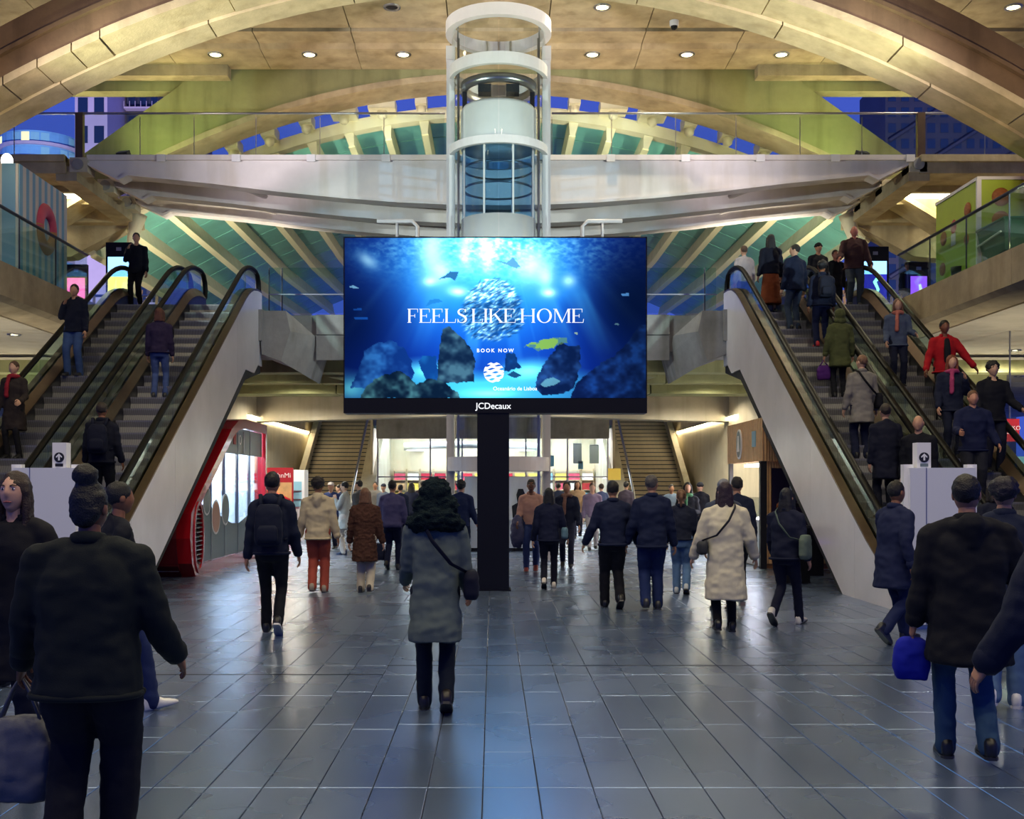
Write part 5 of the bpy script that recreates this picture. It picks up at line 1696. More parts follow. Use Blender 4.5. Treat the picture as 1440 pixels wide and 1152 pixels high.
def person(X, Y, Z, h, rz, label, stride=0.0, lead=1, armL=(-4, 6, 12), armR=(-4, 6, 12), top=('jacket', '#1a2233'), hem=.86, bulk=1.0, bottom=('trousers', '#14161f'),
           legw=1.0, shoes='#111216', hair=('short', '#15110e'), skin='#b98d72', lean=2.0, head=(0, 0), vox=.02, big=False, hood=False, collar=True, wide=1.0, scarf=None, feet=True, inner=None, eyes=False):
    global PN
    PN += 1
    sd = PN * 3.7
    root = empty('person', (X, Y, Z), math.radians(rz), label=label, cat='person')
    s = h / 1.753
    root.scale = (s, s, s)
    ln = math.tan(math.radians(lean))
    W = wide
    drop = stride * .10
    hipz = .93 - drop * .35 - stride * .05

    def up(p):                      # lean the upper body forward from the hips
        p = Vector(p)
        return p + Vector((0, max(0, p.z - hipz) * ln, -(.93 - hipz)))
    foot, knee, hips = {}, {}, {}
    ftp = {}
    for sd_, nm in ((-1, 'L'), (1, 'R')):
        f_ = stride if sd_ == lead else -stride
        heel = 0.0 if (f_ >= 0 or stride < .08) else .10 * min(1, stride / .25)
        hips[nm] = Vector((sd_ * .092 * W, 0, hipz - .01))
        foot[nm] = Vector((sd_ * (.085 if stride > .05 else .105) * W, f_ + (.03 if heel == 0 else .06), .085 + heel))
        ftp[nm] = math.radians(-42 if heel > .05 else 0) * min(1, stride / .25)
        if f_ > .15:
            ftp[nm] = math.radians(10)
        knee[nm] = ik(hips[nm], foot[nm], .435, .43, Vector((0, 1, 0)))
    sh = {'L': up((-.178 * W, 0, 1.395)), 'R': up((.178 * W, 0, 1.395))}
    el, wr, fd = {}, {}, {}
    for sd_, nm, sp in ((-1, 'L', armL), (1, 'R', armR)):
        el[nm], wr[nm], fd[nm] = arm_pts(sd_, sp, sh[nm])

    # ---- body: one continuous skin
    b_ = MB()
    T = [(0, 0, hipz - .10, .11 * W, .09), (0, 0, hipz, .155 * W, .105), (0, 0, hipz + .12, .135 * W, .095), (0, 0, hipz + .33, .16 * W, .105), (0, 0, hipz + .47, .15 * W, .085), (0, 0, hipz + .53, .065, .062)]
    b_.rings([ring_xy(*[up((a[0], a[1], a[2] + (.93 - hipz)))[q] for q in (0, 1)], up((a[0], a[1], a[2] + (.93 - hipz))).z, a[3], a[4]) for a in T])
    hc = up((0, .015, 1.637))
    b_.limb([up((0, 0, 1.44)), up((0, .002, 1.50)), hc + Vector((0, -.005, -.06))], [.062, .056, .052])
    for nm in 'LR':
        b_.limb([hips[nm], knee[nm].lerp(hips[nm], .5), knee[nm], knee[nm].lerp(foot[nm], .35), foot[nm]], [.082, .068, .05, .05, .036])
        b_.limb([sh[nm] * .98 + Vector((0, 0, .002)), el[nm], el[nm].lerp(wr[nm], .4), wr[nm]], [.052, .040, .037, .026])
    me = remesh(b_, .026 if not big else .018, 3)
    skinm = MB()
    mesh_into(skinm, me)
    Rh = Matrix.Rotation(math.radians(head[0]), 3, 'Z') @ Matrix.Rotation(math.radians(head[1]), 3, 'X')
    hp = head_points(32 if big else 22, 24 if big else 16)
    skinm.rings([[hc + Rh @ Vector(p) for p in row] for row in hp])
    for q in (-1, 1):
        e_ = MB(); e_.ellipsoid((q * .074, -.008, .0), .012, .024, .033, 8, 6)
        skinm.add([hc + Rh @ Vector(p) for p in e_.v], e_.f)
    for sd_, nm in ((-1, 'L'), (1, 'R')):
        d = fd[nm].normalized()
        t = Vector((0, 1, 0)) - d * d.y
        if t.length < .35:
            t = Vector((0, 0, 1)) - d * d.z
        t.normalize()
        n_ = d.cross(t)
        if n_.x * sd_ > 0:
            n_ = -n_
        hand(skinm, wr[nm], d, t, n_, big)
    obj('body', skinm.mesh('body', True), cloth(skin, 'skin'), root)

    # ---- trousers or skirt
    b_ = MB()
    lw = legw
    for nm in 'LR':
        k, f_ = knee[nm], foot[nm]
        b_.limb([hips[nm] + Vector((0, 0, .02)), knee[nm].lerp(hips[nm], .5), k, k.lerp(f_, .5), f_ + Vector((0, -.005, -.03))], [.102 * (.5 + lw * .5), .088 * lw, .070 * lw, .066 * lw, .062 * lw])
    hz = hipz
    b_.rings([ring_xy(0, 0, z, rx * W, ry) for z, rx, ry in ((hz - .13, .12, .095), (hz - .04, .178, .122), (hz + .05, .172, .118), (hz + .12, .155, .108))])
    if bottom[0] == 'skirt':
        b_ = MB()
        b_.rings([ring_xy(0, stride * .1, z, rx * W, ry) for z, rx, ry in ((.22, .24, .2 + stride * .4), (.45, .22, .17 + stride * .3), (hz - .1, .18, .13), (hz + .1, .155, .108))])
    me = remesh(b_, vox, 3, .007, 11, sd)
    obj('trousers' if bottom[0] != 'skirt' else 'skirt', me, cloth(bottom[1]), root)

    # ---- shoes
    if feet:
        for nm in 'LR':
            f_ = foot[nm]
            Rm = Matrix.Rotation(ftp[nm], 3, 'X')
            R = []
            for (yy, w_, z0, z1) in ((-.085, .022, -.075, -.01), (-.07, .036, -.083, .03), (-.03, .040, -.085, .045), (.03, .042, -.085, .02), (.09, .048, -.085, -.02), (.14, .046, -.085, -.035), (.175, .034, -.082, -.05), (.19, .014, -.078, -.06)):
                c_ = (z0 + z1) / 2
                R.append([f_ + Rm @ Vector((w_ * math.copysign(abs(math.cos(t)) ** .7, math.cos(t)), yy, c_ + (z1 - z0) / 2 * math.copysign(abs(math.sin(t)) ** .7, math.sin(t)))) for t in [2 * math.pi * q / 12 for q in range(12)]])
            mb = MB(); mb.rings(R); so = mb.build('shoe', cloth(shoes, 'shoe'), root, True)
            if big or vox < .02:
                R = [[f_ + Rm @ Vector((a * w_, yy, z)) for a, z in ((1, -.087), (1, -.068), (-1, -.068), (-1, -.087))] for yy, w_ in ((-.088, .025), (-.06, .04), (.03, .045), (.1, .051), (.16, .044), (.192, .018))]
                mb = MB(); mb.rings(R); mb.build('sole', cloth('#d8d8d4' if shoes in ('#e6e6e2', '#e8e8e4', '#191b22', '#17181c') else '#2a2a2c', 'shoe'), so)

    # ---- upper garment
    kind, col = top
    g = .015 * bulk
    b_ = MB()
    prof = []
    for z in [hem + (1.46 - hem) * k / 11 for k in range(12)]:
        rx = float(np.interp(z, [.3, .6, .86, .95, 1.08, 1.28, 1.38, 1.46], [.205, .192, .170, .164, .155, .172, .150, .075])) * W
        ry = float(np.interp(z, [.3, .6, .86, .95, 1.08, 1.28, 1.38, 1.46], [.175, .16, .128, .124, .118, .125, .10, .07]))
        if z < .85:
            ry += stride * .25 * (.85 - z)
        if kind == 'puffer':
            q = .018 * abs(math.sin(z * 26))
            rx += q; ry += q
        p = up((0, 0, z))
        prof.append(ring_xy(0, p.y, p.z, rx + g, ry + g))
    b_.rings(prof)
    b_.limb([sh['L'], up((-.09 * W, -.005, 1.43)), up((0, -.01, 1.455)), up((.09 * W, -.005, 1.43)), sh['R']], [.058 + g * .4, .066 + g * .3, .06 + g * .3, .066 + g * .3, .058 + g * .4])
    for nm in 'LR':
        r0 = (.060 + g * .8, .053 + g * .8, .048 + g * .75, .038 + g * .75)
        b_.limb([sh[nm], sh[nm].lerp(el[nm], .55), el[nm], el[nm].lerp(wr[nm], .5), wr[nm].lerp(el[nm], .06)], [r0[0], r0[0] * .97, r0[1], r0[2], r0[3]])
    if collar:
        b_.limb([up((-.05, -.03, 1.48)), up((0, -.045, 1.50)), up((.05, -.03, 1.48))], [.036, .042, .036])
    if hood:
        b_.limb([up((-.09, -.06, 1.44)), up((0, -.115, 1.43)), up((.09, -.06, 1.44))], [.05, .075, .05])
        b_.limb([up((0, -.11, 1.46)), up((0, -.12, 1.34))], [.085, .05])
    me = remesh(b_, vox * .9, 3, (.015 if kind != 'fur' else .016), (6.5 if kind != 'fur' else 20), sd + 9)
    obj({'coat': 'coat', 'fur': 'fur_coat', 'puffer': 'puffer_jacket', 'hoodie': 'hoodie', 'shirt': 'shirt'}.get(kind, 'jacket'), me, cloth(col, 'fur' if kind == 'fur' else 'cloth'), root)
    if vox <= .018:
        gm = cloth(col, 'fur' if kind == 'fur' else 'cloth')
        for nm in 'LR':
            mb = MB(); mb.limb([wr[nm].lerp(el[nm], .16), wr[nm].lerp(el[nm], .06)], [(.039 + g * .78)] * 2, 12); mb.build('cuff', gm, root, True)
        if kind in ('jacket', 'hoodie', 'puffer'):
            p = up((0, 0, hem + .015))
            hr_ = [Vector(q) for q in ring_xy(0, p.y, p.z, .170 * W + g + .004, .128 + g + .004, 24)]
            mb = MB(); mb.tube(hr_ + [hr_[0]], .016, 8); mb.build('hem_band', gm, root, True)
        if collar and kind != 'fur':
            P = [up((.072 * math.sin(t), -.004 - .066 * math.cos(t), 1.492 - .014 * math.cos(t + math.pi))) for t in np.linspace(-2.5, 2.5, 13)]
            mb = MB(); mb.tube(P, .024, 8, flat=(.7, 1.3)); mb.build('collar', gm, root, True)
    if inner:                        # open front: strip of the shirt beneath
        p0, p1 = up((0, .135 + g, 1.05)), up((0, .115 + g, 1.40))
        mb = MB(); mb.limb([p0, p0.lerp(p1, .5) + Vector((0, .012, 0)), p1], [.055, .06, .045], 10)
        obj('shirt_front', remesh(mb, .015, 2), cloth(inner), root)
    if scarf:
        b_ = MB()
        P = [up((.085 * math.sin(t), .02 + .085 * math.cos(t), 1.475 + .01 * math.cos(t))) for t in np.linspace(0, 6.283, 13)]
        b_.tube(P, .042, 10)
        b_.limb([up((.03, .12, 1.46)), up((.045, .165, 1.32)), up((.05, .17, 1.12))], [.035, .04, .04])
        obj('scarf', remesh(b_, .016, 2, .008, 20, sd), cloth(scarf), root)

    # ---- hair or headwear
    style, hcol = hair
    b_ = MB()
    hv = .012 if big else .016
    if style in ('short', 'long', 'bun', 'curly', 'bob', 'pony'):
        b_.ellipsoid((0, -.018, .036), .085, .100, .100, 16, 12)
        if style == 'curly':
            b_.ellipsoid((0, -.03, .05), .105, .115, .10, 16, 12)
        if style in ('long', 'bob'):
            zl = -.30 if style == 'long' else -.14
            b_.rings([ring_xy(0, -.05 + .0 * z, z, rx, ry, 14, 2.2) for z, rx, ry in ((.06, .075, .06), (-.05, .092, .062), (-.15, .10, .058), (zl * .8 - .02, .095, .05), (zl, .07, .035))])
            for q in (-1, 1):
                b_.limb([(q * .072, .02, .05), (q * .082, .018, -.04), (q * .085, .015, -.14), (q * .08, .02, max(zl, -.24))], [.025, .026, .028, .02])
        if style == 'pony':
            b_.limb([(0, -.11, .06), (0, -.15, .0), (0, -.14, -.16)], [.035, .04, .018])
        if style == 'bun':
            b_.ellipsoid((0, -.05, .16), .062, .062, .055)
            b_.ellipsoid((0, -.055, .0), .078, .06, .09)
    elif style == 'bald':
        b_.ellipsoid((0, -.03, .005), .079, .075, .05)
    elif style == 'beanie':
        b_.ellipsoid((0, -.012, .05), .088, .103, .085, 16, 12)
        b_.tube([(.088 * math.cos(t), -.012 + .10 * math.sin(t), .045) for t in np.linspace(0, 6.283, 17)], .016, 8)
    elif style == 'cap':
        b_.ellipsoid((0, -.012, .055), .086, .10, .075, 16, 12)
        b_.rings([[(x, .07 + .07 * (1 - (x / .075) ** 2) + o, .055 + dz) for x in np.linspace(-.07, .07, 8)][:8] + [(x, .05, .06 + dz) for x in np.linspace(.07, -.07, 8)] for o, dz in ((0, -.012), (0, .012))])
    elif style == 'furhood':
        b_.ellipsoid((0, -.035, .03), .125, .125, .125, 16, 12)
        b_.limb([(-.16, -.05, -.20), (-.08, -.11, -.16), (0, -.13, -.15), (.08, -.11, -.16), (.16, -.05, -.20)], [.07, .09, .10, .09, .07])
        b_.limb([(-.1, -.06, -.06), (0, -.08, -.05), (.1, -.06, -.06)], [.08, .1, .08])
    elif style == 'hoodup':
        b_.ellipsoid((0, -.03, .02), .105, .115, .125, 16, 12)
        b_.limb([(-.06, -.03, -.1), (0, -.05, -.12), (.06, -.03, -.1)], [.07, .08, .07])
    me = remesh(b_, hv, 2, .006 if style not in ('curly', 'furhood') else .02, 26, sd)
    for v in me.vertices:
        v.co = hc + Rh @ v.co
    nm_ = {'beanie': 'beanie', 'cap': 'cap', 'furhood': 'fur_hood', 'hoodup': 'hood'}.get(style, 'hair')
    obj(nm_, me, cloth(hcol, 'fur' if style == 'furhood' else ('cloth' if nm_ in ('beanie', 'cap', 'hood') else 'hair')), root)
    if eyes:
        for q in (-1, 1):
            mb = MB(); mb.ellipsoid((0, 0, 0), .012, .006, .0065, 12, 8)
            o = mb.build('eye', 'sign_white', root, True); o.location = hc + Rh @ Vector((q * .031, .079, .02))
            mb = MB(); mb.ellipsoid((0, .0045, 0), .0058, .003, .0058, 10, 6); mb.build('iris', 'black', o, True)
            mb = MB(); mb.limb([hc + Rh @ Vector((q * .018, .090, .038)), hc + Rh @ Vector((q * .032, .088, .043)), hc + Rh @ Vector((q * .048, .076, .039))], [.0035, .0045, .003], 6); mb.build('eyebrow', cloth(hcol, 'hair'), root, True)
        mb = MB(); mb.limb([hc + Rh @ Vector((-.022, .083, -.058)), hc + Rh @ Vector((0, .092, -.056)), hc + Rh @ Vector((.022, .083, -.058))], [.003, .006, .003], 8); mb.build('lips', cloth('#a05a55', 'skin'), root, True)
    root['_j'] = 0
    del root['_j']
    J = {'sh': sh, 'el': el, 'wr': wr, 'fd': fd, 'up': up, 'hipz': hipz, 'hc': hc, 's': s, 'root': root}
    return J


def world(J, p):
    r = J['root']
    c, s_ = math.cos(r.rotation_euler.z), math.sin(r.rotation_euler.z)
    k = J['s']
    return Vector((r.location.x + k * (c * p[0] - s_ * p[1]), r.location.y + k * (s_ * p[0] + c * p[1]), r.location.z + k * p[2]))


def bag_root(J, name, label, cat):
    r = J['root']
    e = empty(name, r.location, r.rotation_euler.z, label=label, cat=cat)
    e.scale = r.scale
    return e


def backpack(J, col, label):
    e = bag_root(J, 'backpack', label, 'backpack')
    u = J['up']
    b_ = MB()
    b_.rings([ring_xy(0, u((0, -.235, z)).y, u((0, 0, z)).z, rx, ry, 14, 3.5) for z, rx, ry in ((.98, .12, .06), (1.02, .145, .085), (1.18, .15, .095), (1.34, .14, .08), (1.42, .10, .05))])
    obj('pack_body', remesh(b_, .02, 3, .006, 12, 4), cloth(col), e)
    b_ = MB(); b_.rings([ring_xy(0, u((0, -.33, z)).y, u((0, 0, z)).z, rx, ry, 12, 3.5) for z, rx, ry in ((1.02, .10, .02), (1.06, .115, .035), (1.16, .11, .035), (1.2, .09, .02))])
    obj('front_pocket', remesh(b_, .02, 2), cloth(col), e)
    for q in (-1, 1):
        mb = MB(); mb.tube([u((q * .09, -.18, 1.40)), u((q * .11, -.09, 1.52)), u((q * .115, .08, 1.46)), u((q * .12, .17, 1.30)), u((q * .15, .12, 1.12)), u((q * .16, -.10, 1.04))], .022, 8, flat=(1, .4)); mb.build('strap', cloth(col), e, True)


def crossbag(J, col, label, side=1, z=.95, size=1.0, strap=True, back=False):
    """shoulder bag at the hip; strap runs from the far shoulder"""
    e = bag_root(J, 'shoulder_bag', label, 'bag')
    u = J['up']
    y = -.19 if back else -.02
    x = side * (.16 if back else .27)
    b_ = MB(); b_.rings([ring_xy(x, y, zz, (.14 if back else .06) * k, (.05 if back else .13) * k, 14, 3.2) for zz, k in ((z - .12 * size, .8), (z - .09 * size, 1.0), (z + .05 * size, 1.0), (z + .10 * size, .75))])
    obj('bag_body', remesh(b_, .018, 2, .006, 14, 7), cloth(col), e)
    if strap:
        mb = MB(); mb.tube([u((x, y, z + .08)), u((side * .12, -.185, 1.15)), u((-side * .02, -.185, 1.32)), u((-side * .10, -.12, 1.47)), u((-side * .12, .02, 1.515)), u((-side * .08, .15, 1.40)), u((side * .10, .19, 1.15)), u((x, y + .06, z + .08))], .019, 8, flat=(1, .35)); mb.build('strap', cloth(col), e, True)


def handbag(J, col, label, side='R', drop=.30, w=.16, h=.26, fy=.08, name='hand_bag'):
    e = bag_root(J, name, label, 'bag')
    p = J['wr'][side] + J['fd'][side] * .10
    b_ = MB(); b_.rings([ring_xy(p.x, p.y, p.z - z, w * k, fy * k2, 14, 3.0) for z, k, k2 in ((drop, .45, .3), (drop + .02, .75, .7), (drop + h * .35, 1.0, 1.0), (drop + h * .8, 1.0, 1.0), (drop + h, .85, .8))])
    obj('bag_body', remesh(b_, .018, 2, .012, 10, 3), cloth(col), e)
    for q in (-1, 1):
        mb = MB(); mb.tube([p + Vector((-w * .6, q * .02, -drop - .02)), p + Vector((-w * .25, q * .015, -.06)), p + Vector((0, q * .01, .01)), p + Vector((w * .25, q * .015, -.06)), p + Vector((w * .6, q * .02, -drop - .02))], .008, 6); mb.build('handle', cloth(col), e, True)


def stepz(Y):
    k = math.floor((Y - YB) / .4)
    return max(0.0, min(MZ, .231 * (k + 1)))


def fl(x, fy):                       # pixel column and foot row -> position on the floor
    Y = gy(fy)
    return px(x, Y), Y, 0.0


def on(x, Y):
    return px(x, Y), Y, stepz(Y)


NAVY, BLACK, DNAVY = '#141c33', '#0d0f15', '#0f1526'
# ---------------- near left
J = person(-1.80, 5.05, 0, 1.66, 4, 'broad person seen from behind in a dark green-black fleece jacket, close at the left', .10, 1, (2, 13, 30), (4, 15, 36), ('jacket', '#131a1c'), .76, 2.0, ('trousers', '#0b0e1a'), 1.45, '#101116', ('bun', '#0c0b0c'), '#7a5038', 3, (-12, 0), .016, True, wide=1.28)
handbag(J, '#6a6c70', 'grey plastic carrier bag hanging from the hand of the person in the dark fleece', 'L', .18, .16, .42, .09, 'carrier_bag')
person(px(22, 6.6), 6.6, 0, 1.72, 176, 'long-haired woman facing the camera in a black coat at the left edge', .05, 1, (4, 8, 20), (20, 8, 105, 35), ('coat', '#12131a'), .55, 1.2, ('trousers', '#1a1d2b'), 1.0, '#111216', ('long', '#2a1a12'), '#d0a184', 0, (0, 4), .016, True, eyes=True)
person(-2.75, 8.25, 0, 1.68, -55, 'person in blue jeans and white trainers mostly hidden behind the broad figure', .24, 1, (20, 5, 20), (-20, 5, 15), ('jacket', '#10141f'), .84, 1.1, ('trousers', '#26335c'), 1.0, '#e6e6e2', ('short', '#0e0d0e'), '#8a5c40', 3, vox=.02)
person(px(6, 9.3) - .25, 9.3, 0, 1.64, -70, 'person at the far left edge in dark canvas shoes with white soles', .22, 1, (15, 4, 20), (-15, 4, 15), ('jacket', '#181b24'), .84, 1.1, ('trousers', '#12141c'), 1.0, '#191b22', ('short', '#1c1512'), '#b98d72', 2)

# ---------------- middle of the floor, walking away
x, y, z = fl(382, 893)
J = person(x, y, 0, 1.80, 3, 'man walking away in a navy jacket and slim black trousers carrying a dark backpack', .20, -1, (-8, 8, 8), (6, 9, 16), ('jacket', '#121a30'), .88, 1.1, ('trousers', '#0c0e15'), .95, '#17181c', ('short', '#120f0e'), '#a87a5e', 3, (0, 0), .018, hood=True)
backpack(J, '#10172b', 'dark navy backpack on the man in slim black trousers')
x, y, z = fl(447, 834)
person(x, y, 0, 1.76, 2, 'man in a cream hooded sweatshirt and rust red trousers walking away', .08, 1, (2, 12, 14), (-6, 12, 14), ('hoodie', '#b8ab8e'), .82, 1.35, ('trousers', '#a04a3c'), 1.12, '#8f8578', ('curly', '#17110e'), '#9a6e52', 2, (0, 0), .018, hood=True)
x, y, z = fl(513, 834)
person(x, y, 0, 1.60, -3, 'woman in a brown fur coat and cream trousers walking away', .08, -1, (4, 10, 10), (-2, 12, 12), ('fur', '#4d342c'), .54, 1.6, ('trousers', '#c9bfa8'), 1.15, '#17151a', ('bob', '#6b4a34'), '#c69c80', 2, (0, 0), .018)
x, y, z = fl(551, 802)
J = person(x, y, 0, 1.74, -8, 'person in a quilted mauve blue jacket and navy trousers beside the brown fur coat', .14, 1, (0, 10, 8), (0, 12, 18), ('puffer', '#4c4a72'), .84, 1.5, ('trousers', '#141b38'), 1.0, '#17181c', ('short', '#120f0e'), '#a87a5e', 3)
handbag(J, '#1a2038', 'dark soft bag hanging low from the hand of the person in the mauve jacket', 'L', .22, .14, .34, .09)
x, y, z = fl(485, 780)
person(x, y, 0, 1.72, 80, 'young man in a pale grey parka standing in profile with a hand at his mouth', .03, 1, (20, 6, 138, 30), (0, 6, 10), ('coat', '#a9aeab'), .62, 1.25, ('trousers', '#c6c2bb'), 1.1, '#1c2a4c', ('short', '#14110f'), '#c8a084', 0)
x, y, z = fl(506, 776)
person(x, y, 0, 1.76, 60, 'young man in a dark grey jacket standing behind the pale parka', .02, 1, top=('jacket', '#4a4c50'), bottom=('trousers', '#22263a'), hair=('short', '#14110f'), skin='#c8a084')
x, y, z = fl(466, 772)
person(x, y, 0, 1.72, 170, 'person in a white cap and blue jacket half hidden behind the cream sweatshirt', .04, 1, top=('jacket', '#34467c'), bottom=('trousers', '#1a2038'), hair=('cap', '#cfcac6'), skin='#c8a084')

x, y, z = fl(600, 1003)
J = person(px(612, y), y, 0, 1.68, 2, 'woman in a grey green coat with dark fur hood walking away, in the centre', .16, -1, (12, 6, 50), (6, 8, 36), ('coat', '#5e6a66'), .56, 1.0, ('trousers', '#101a28'), .98, '#181214', ('furhood', '#142226'), '#b98d72', 2, (0, 0), .014, True)
crossbag(J, '#171a2a', 'dark crossbody bag with a diagonal strap on the woman in the grey green coat', 1, .98, 1.0)
x, y, z = fl(648, 795)
person(x, y, 0, 1.74, -12, 'man in a navy jacket just left of the black column, behind the fur hood', .12, 1, (0, 16, 20), (0, 14, 20), ('jacket', '#15234a'), .82, 1.6, ('trousers', '#14213e'), 1.1, hair=('curly', '#101218'), vox=.02)

x, y, z = fl(747, 803)
J = person(x, y, 0, 1.76, 176, 'man in a pinkish tan top facing the camera with a grey jacket over his arm', .14, 1, (14, 10, 70, 10), (8, 8, 40), ('shirt', '#b58c7c'), .90, .7, ('trousers', '#2c3a66'), 1.0, '#8a3a34', ('short', '#120e0c'), '#6a442f', 0, (0, 0), .018, eyes=True)
e = bag_root(J, 'folded_jacket', 'grey jacket draped over the arm of the man in the tan top', 'jacket')
p = J['el']['R'].lerp(J['wr']['R'], .5)
b_ = MB(); b_.rings([ring_xy(p.x + .02, p.y, p.z - zz, rx, ry, 12, 2.6) for zz, rx, ry in ((-.06, .05, .09), (0, .09, .12), (.2, .13, .13), (.42, .13, .12), (.56, .08, .07))])
obj('draped_cloth', remesh(b_, .02, 2, .02, 12, 5), cloth('#55566e'), e)
x, y, z = fl(772, 828)
J = person(x, y, 0, 1.60, -3, 'long-haired woman in a navy jacket walking away just right of the black column', .16, 1, (-4, 10, 22), (4, 14, 30), ('jacket', '#0f1632'), .84, 1.25, ('trousers', '#0d1024'), .95, '#c8c2bc', ('long', '#0b0d18'), '#b98d72', 4, (0, 0), .018)
crossbag(J, '#5a7a8c', 'grey green shoulder bag on the long-haired woman right of the column', 1, .98, .9, strap=False)
x, y, z = fl(797, 798)
person(x, y, 0, 1.72, 175, 'man in a dark coat coming forward behind the long-haired woman', .18, -1, (10, 8, 15), (-10, 8, 15), ('coat', '#1a2036'), .70, 1.2, ('trousers', '#22263a'), 1.0, hair=('short', '#1a1512'), skin='#a87a5e', scarf='#7a5a50')
x, y, z = fl(833, 774)
person(x, y, 0, 1.70, 178, 'distant person in a pale mauve jacket facing the camera in the passage', .10, 1, top=('jacket', '#8a7c96'), bottom=('trousers', '#a8a4a8'), hair=('short', '#5a4636'), skin='#d0a890')
x, y, z = fl(862, 856)
person(x, y, 0, 1.71, 2, 'man in a navy bomber jacket and black trousers walking away left of the taller man', .18, -1, (2, 20, 26), (2, 20, 26), ('jacket', '#141d38'), .88, 1.5, ('trousers', '#0a0c16'), 1.12, '#101116', ('short', '#161210'), '#a87a5e', 2, (0, 0), .017)
x, y, z = fl(917, 858)
person(x, y, 0, 1.78, -2, 'tall greying man in a navy jacket and dark jeans walking away', .10, 1, (2, 14, 22), (0, 12, 14), ('jacket', '#131d3a'), .82, 1.5, ('trousers', '#1b2a56'), 1.15, '#2a2c30', ('short', '#4e4a48'), '#b08468', 2, (-25, 0), .017)
x, y, z = fl(958, 836)
person(x, y, 0, 1.58, -12, 'woman with brown ponytail in a dark jacket and light blue jeans', .14, -1, (0, 8, 30), (5, 8, 40), ('jacket', '#1a2034'), .92, 1.0, ('trousers', '#5878a4'), 1.12, '#b8c0c8', ('pony', '#6a4a34'), '#c69c80', 2, (0, 0), .018)
x, y, z = fl(967, 790)
person(x, y, 0, 1.70, 172, 'dark-haired woman in a black coat facing the camera behind the light blue jeans', .05, 1, (10, 6, 80, 20), (0, 6, 15), ('coat', '#12151f'), .6, 1.2, ('trousers', '#12141c'), 1, hair=('long', '#0f0d10'), skin='#b98d72', scarf='#3f6a4c')
x, y, z = fl(1020, 890)
J = person(x, y, 0, 1.68, -4, 'woman in a voluminous cream white coat walking away, dark red hair', .10, 1, (2, 17, 20), (0, 17, 22), ('coat', '#cfc8ae'), .40, 1.9, ('trousers', '#0d0e14'), .85, '#0d0e12', ('long', '#2c1c26'), '#c69c80', 3, (0, 0), .016, wide=1.08)
crossbag(J, '#34363a', 'dark shoulder bag strapped across the cream white coat', -1, 1.0, .7)
x, y, z = fl(1037, 846)
person(x, y, 0, 1.76, 0, 'tall man in a dark blue jacket behind the cream white coat', .06, 1, top=('jacket', '#131c34'), bulk=1.3, bottom=('trousers', '#11131c'), shoes='#7a2a28', hair=('short', '#1a1614'), skin='#b08468')
x, y, z = fl(1018, 858)
person(x - .02, y - .1, 0, 1.72, 6, 'older grey-haired person walking just ahead of the cream white coat', .06, -1, top=('jacket', '#3c4456'), bulk=1.3, bottom=('trousers', '#1a1d28'), hair=('short', '#7a7c84'), skin='#b98d72')
x, y, z = fl(1104, 880)
J = person(x, y, 0, 1.62, -35, 'woman in dark clothes and white trainers striding by the wooden kiosk', .26, 1, (12, 8, 30), (-10, 10, 30), ('jacket', '#121830'), .86, 1.2, ('trousers', '#11152a'), .95, '#d8d4cc', ('long', '#0c0e1a'), '#b98d72', 4, (0, 0), .018)
crossbag(J, '#5f6e64', 'large grey green shoulder bag on the woman in white trainers', 1, 1.02, 1.4, strap=True)

# ---------------- right foreground
x, y, z = fl(1255, 905)
person(x, y, 0, 1.70, -62, 'person in a long navy jacket striding to the right past the right cladding', .27, -1, (18, 8, 25), (-16, 10, 25), ('jacket', '#1b2342'), .62, 1.4, ('trousers', '#1a2448'), 1.05, '#16181f', ('short', '#14100e'), '#8a5c40', 4, (0, 0), .017, inner='#8a8450')
x, y, z = fl(1345, 1072)
J = person(px(1362, y), y, 0, 1.71, -10, 'person in a bulky black hooded coat and blue green jeans close at the right', .12, -1, (2, 9, 8), (6, 18, 40), ('coat', '#11131a'), .62, 1.9, ('trousers', '#33506c'), 1.05, '#111216', ('short', '#110e0d'), '#a87a5e', 3, (-20, 0), .015, True, hood=True, wide=1.2)
handbag(J, '#14209a', 'bright blue shopping bag held by the person in the bulky black coat', 'L', .0, .11, .27, .08, 'shopping_bag')
person(px(1412, 8.35), 8.35, 0, 1.70, -25, 'person in light jeans and white trainers behind the navy coat at the right edge', .12, 1, (2, 8, 14), (0, 8, 14), ('jacket', '#1b2338'), .86, 1.2, ('trousers', '#5a7698'), 1.15, '#e8e8e4', ('curly', '#1a1420'), '#b08468', 2, (0, 0), .018)
person(px(1535, 5.0), 5.0, 0, 1.66, 8, 'person in a wide navy padded coat cut by the right edge of the view', .08, -1, (2, 24, 20), (2, 20, 20), ('coat', '#10182e'), .46, 3.0, ('trousers', '#101420'), 1.1, '#111216', ('hoodup', '#121b34'), '#b08468', 4, (0, 0), .015, True, hood=True, wide=1.25)

# ---------------- standing at the foot of the right escalators
person(6.45, 14.6, 0, 1.68, 4, 'dark-clothed person stepping onto the right escalator behind the white barrier', .10, 1, top=('jacket', '#12172a'), bulk=1.4, bottom=('trousers', '#14182a'), hair=('bob', '#1a1412'))
person(5.95, 15.0, 0, 1.74, 4, 'person in a blue padded jacket at the very foot of the right escalator', .06, -1, top=('jacket', '#18224a'), bulk=1.6, bottom=('trousers', '#101426'), hair=('short', '#120f10'))
person(7.6, 14.2, 0, 1.66, 176, 'long-haired person facing the camera just off the right escalator beside the barrier', .10, 1, top=('jacket', '#171b28'), bulk=1.4, bottom=('trousers', '#101218'), hair=('long', '#2a1c14'), skin='#b98d72')

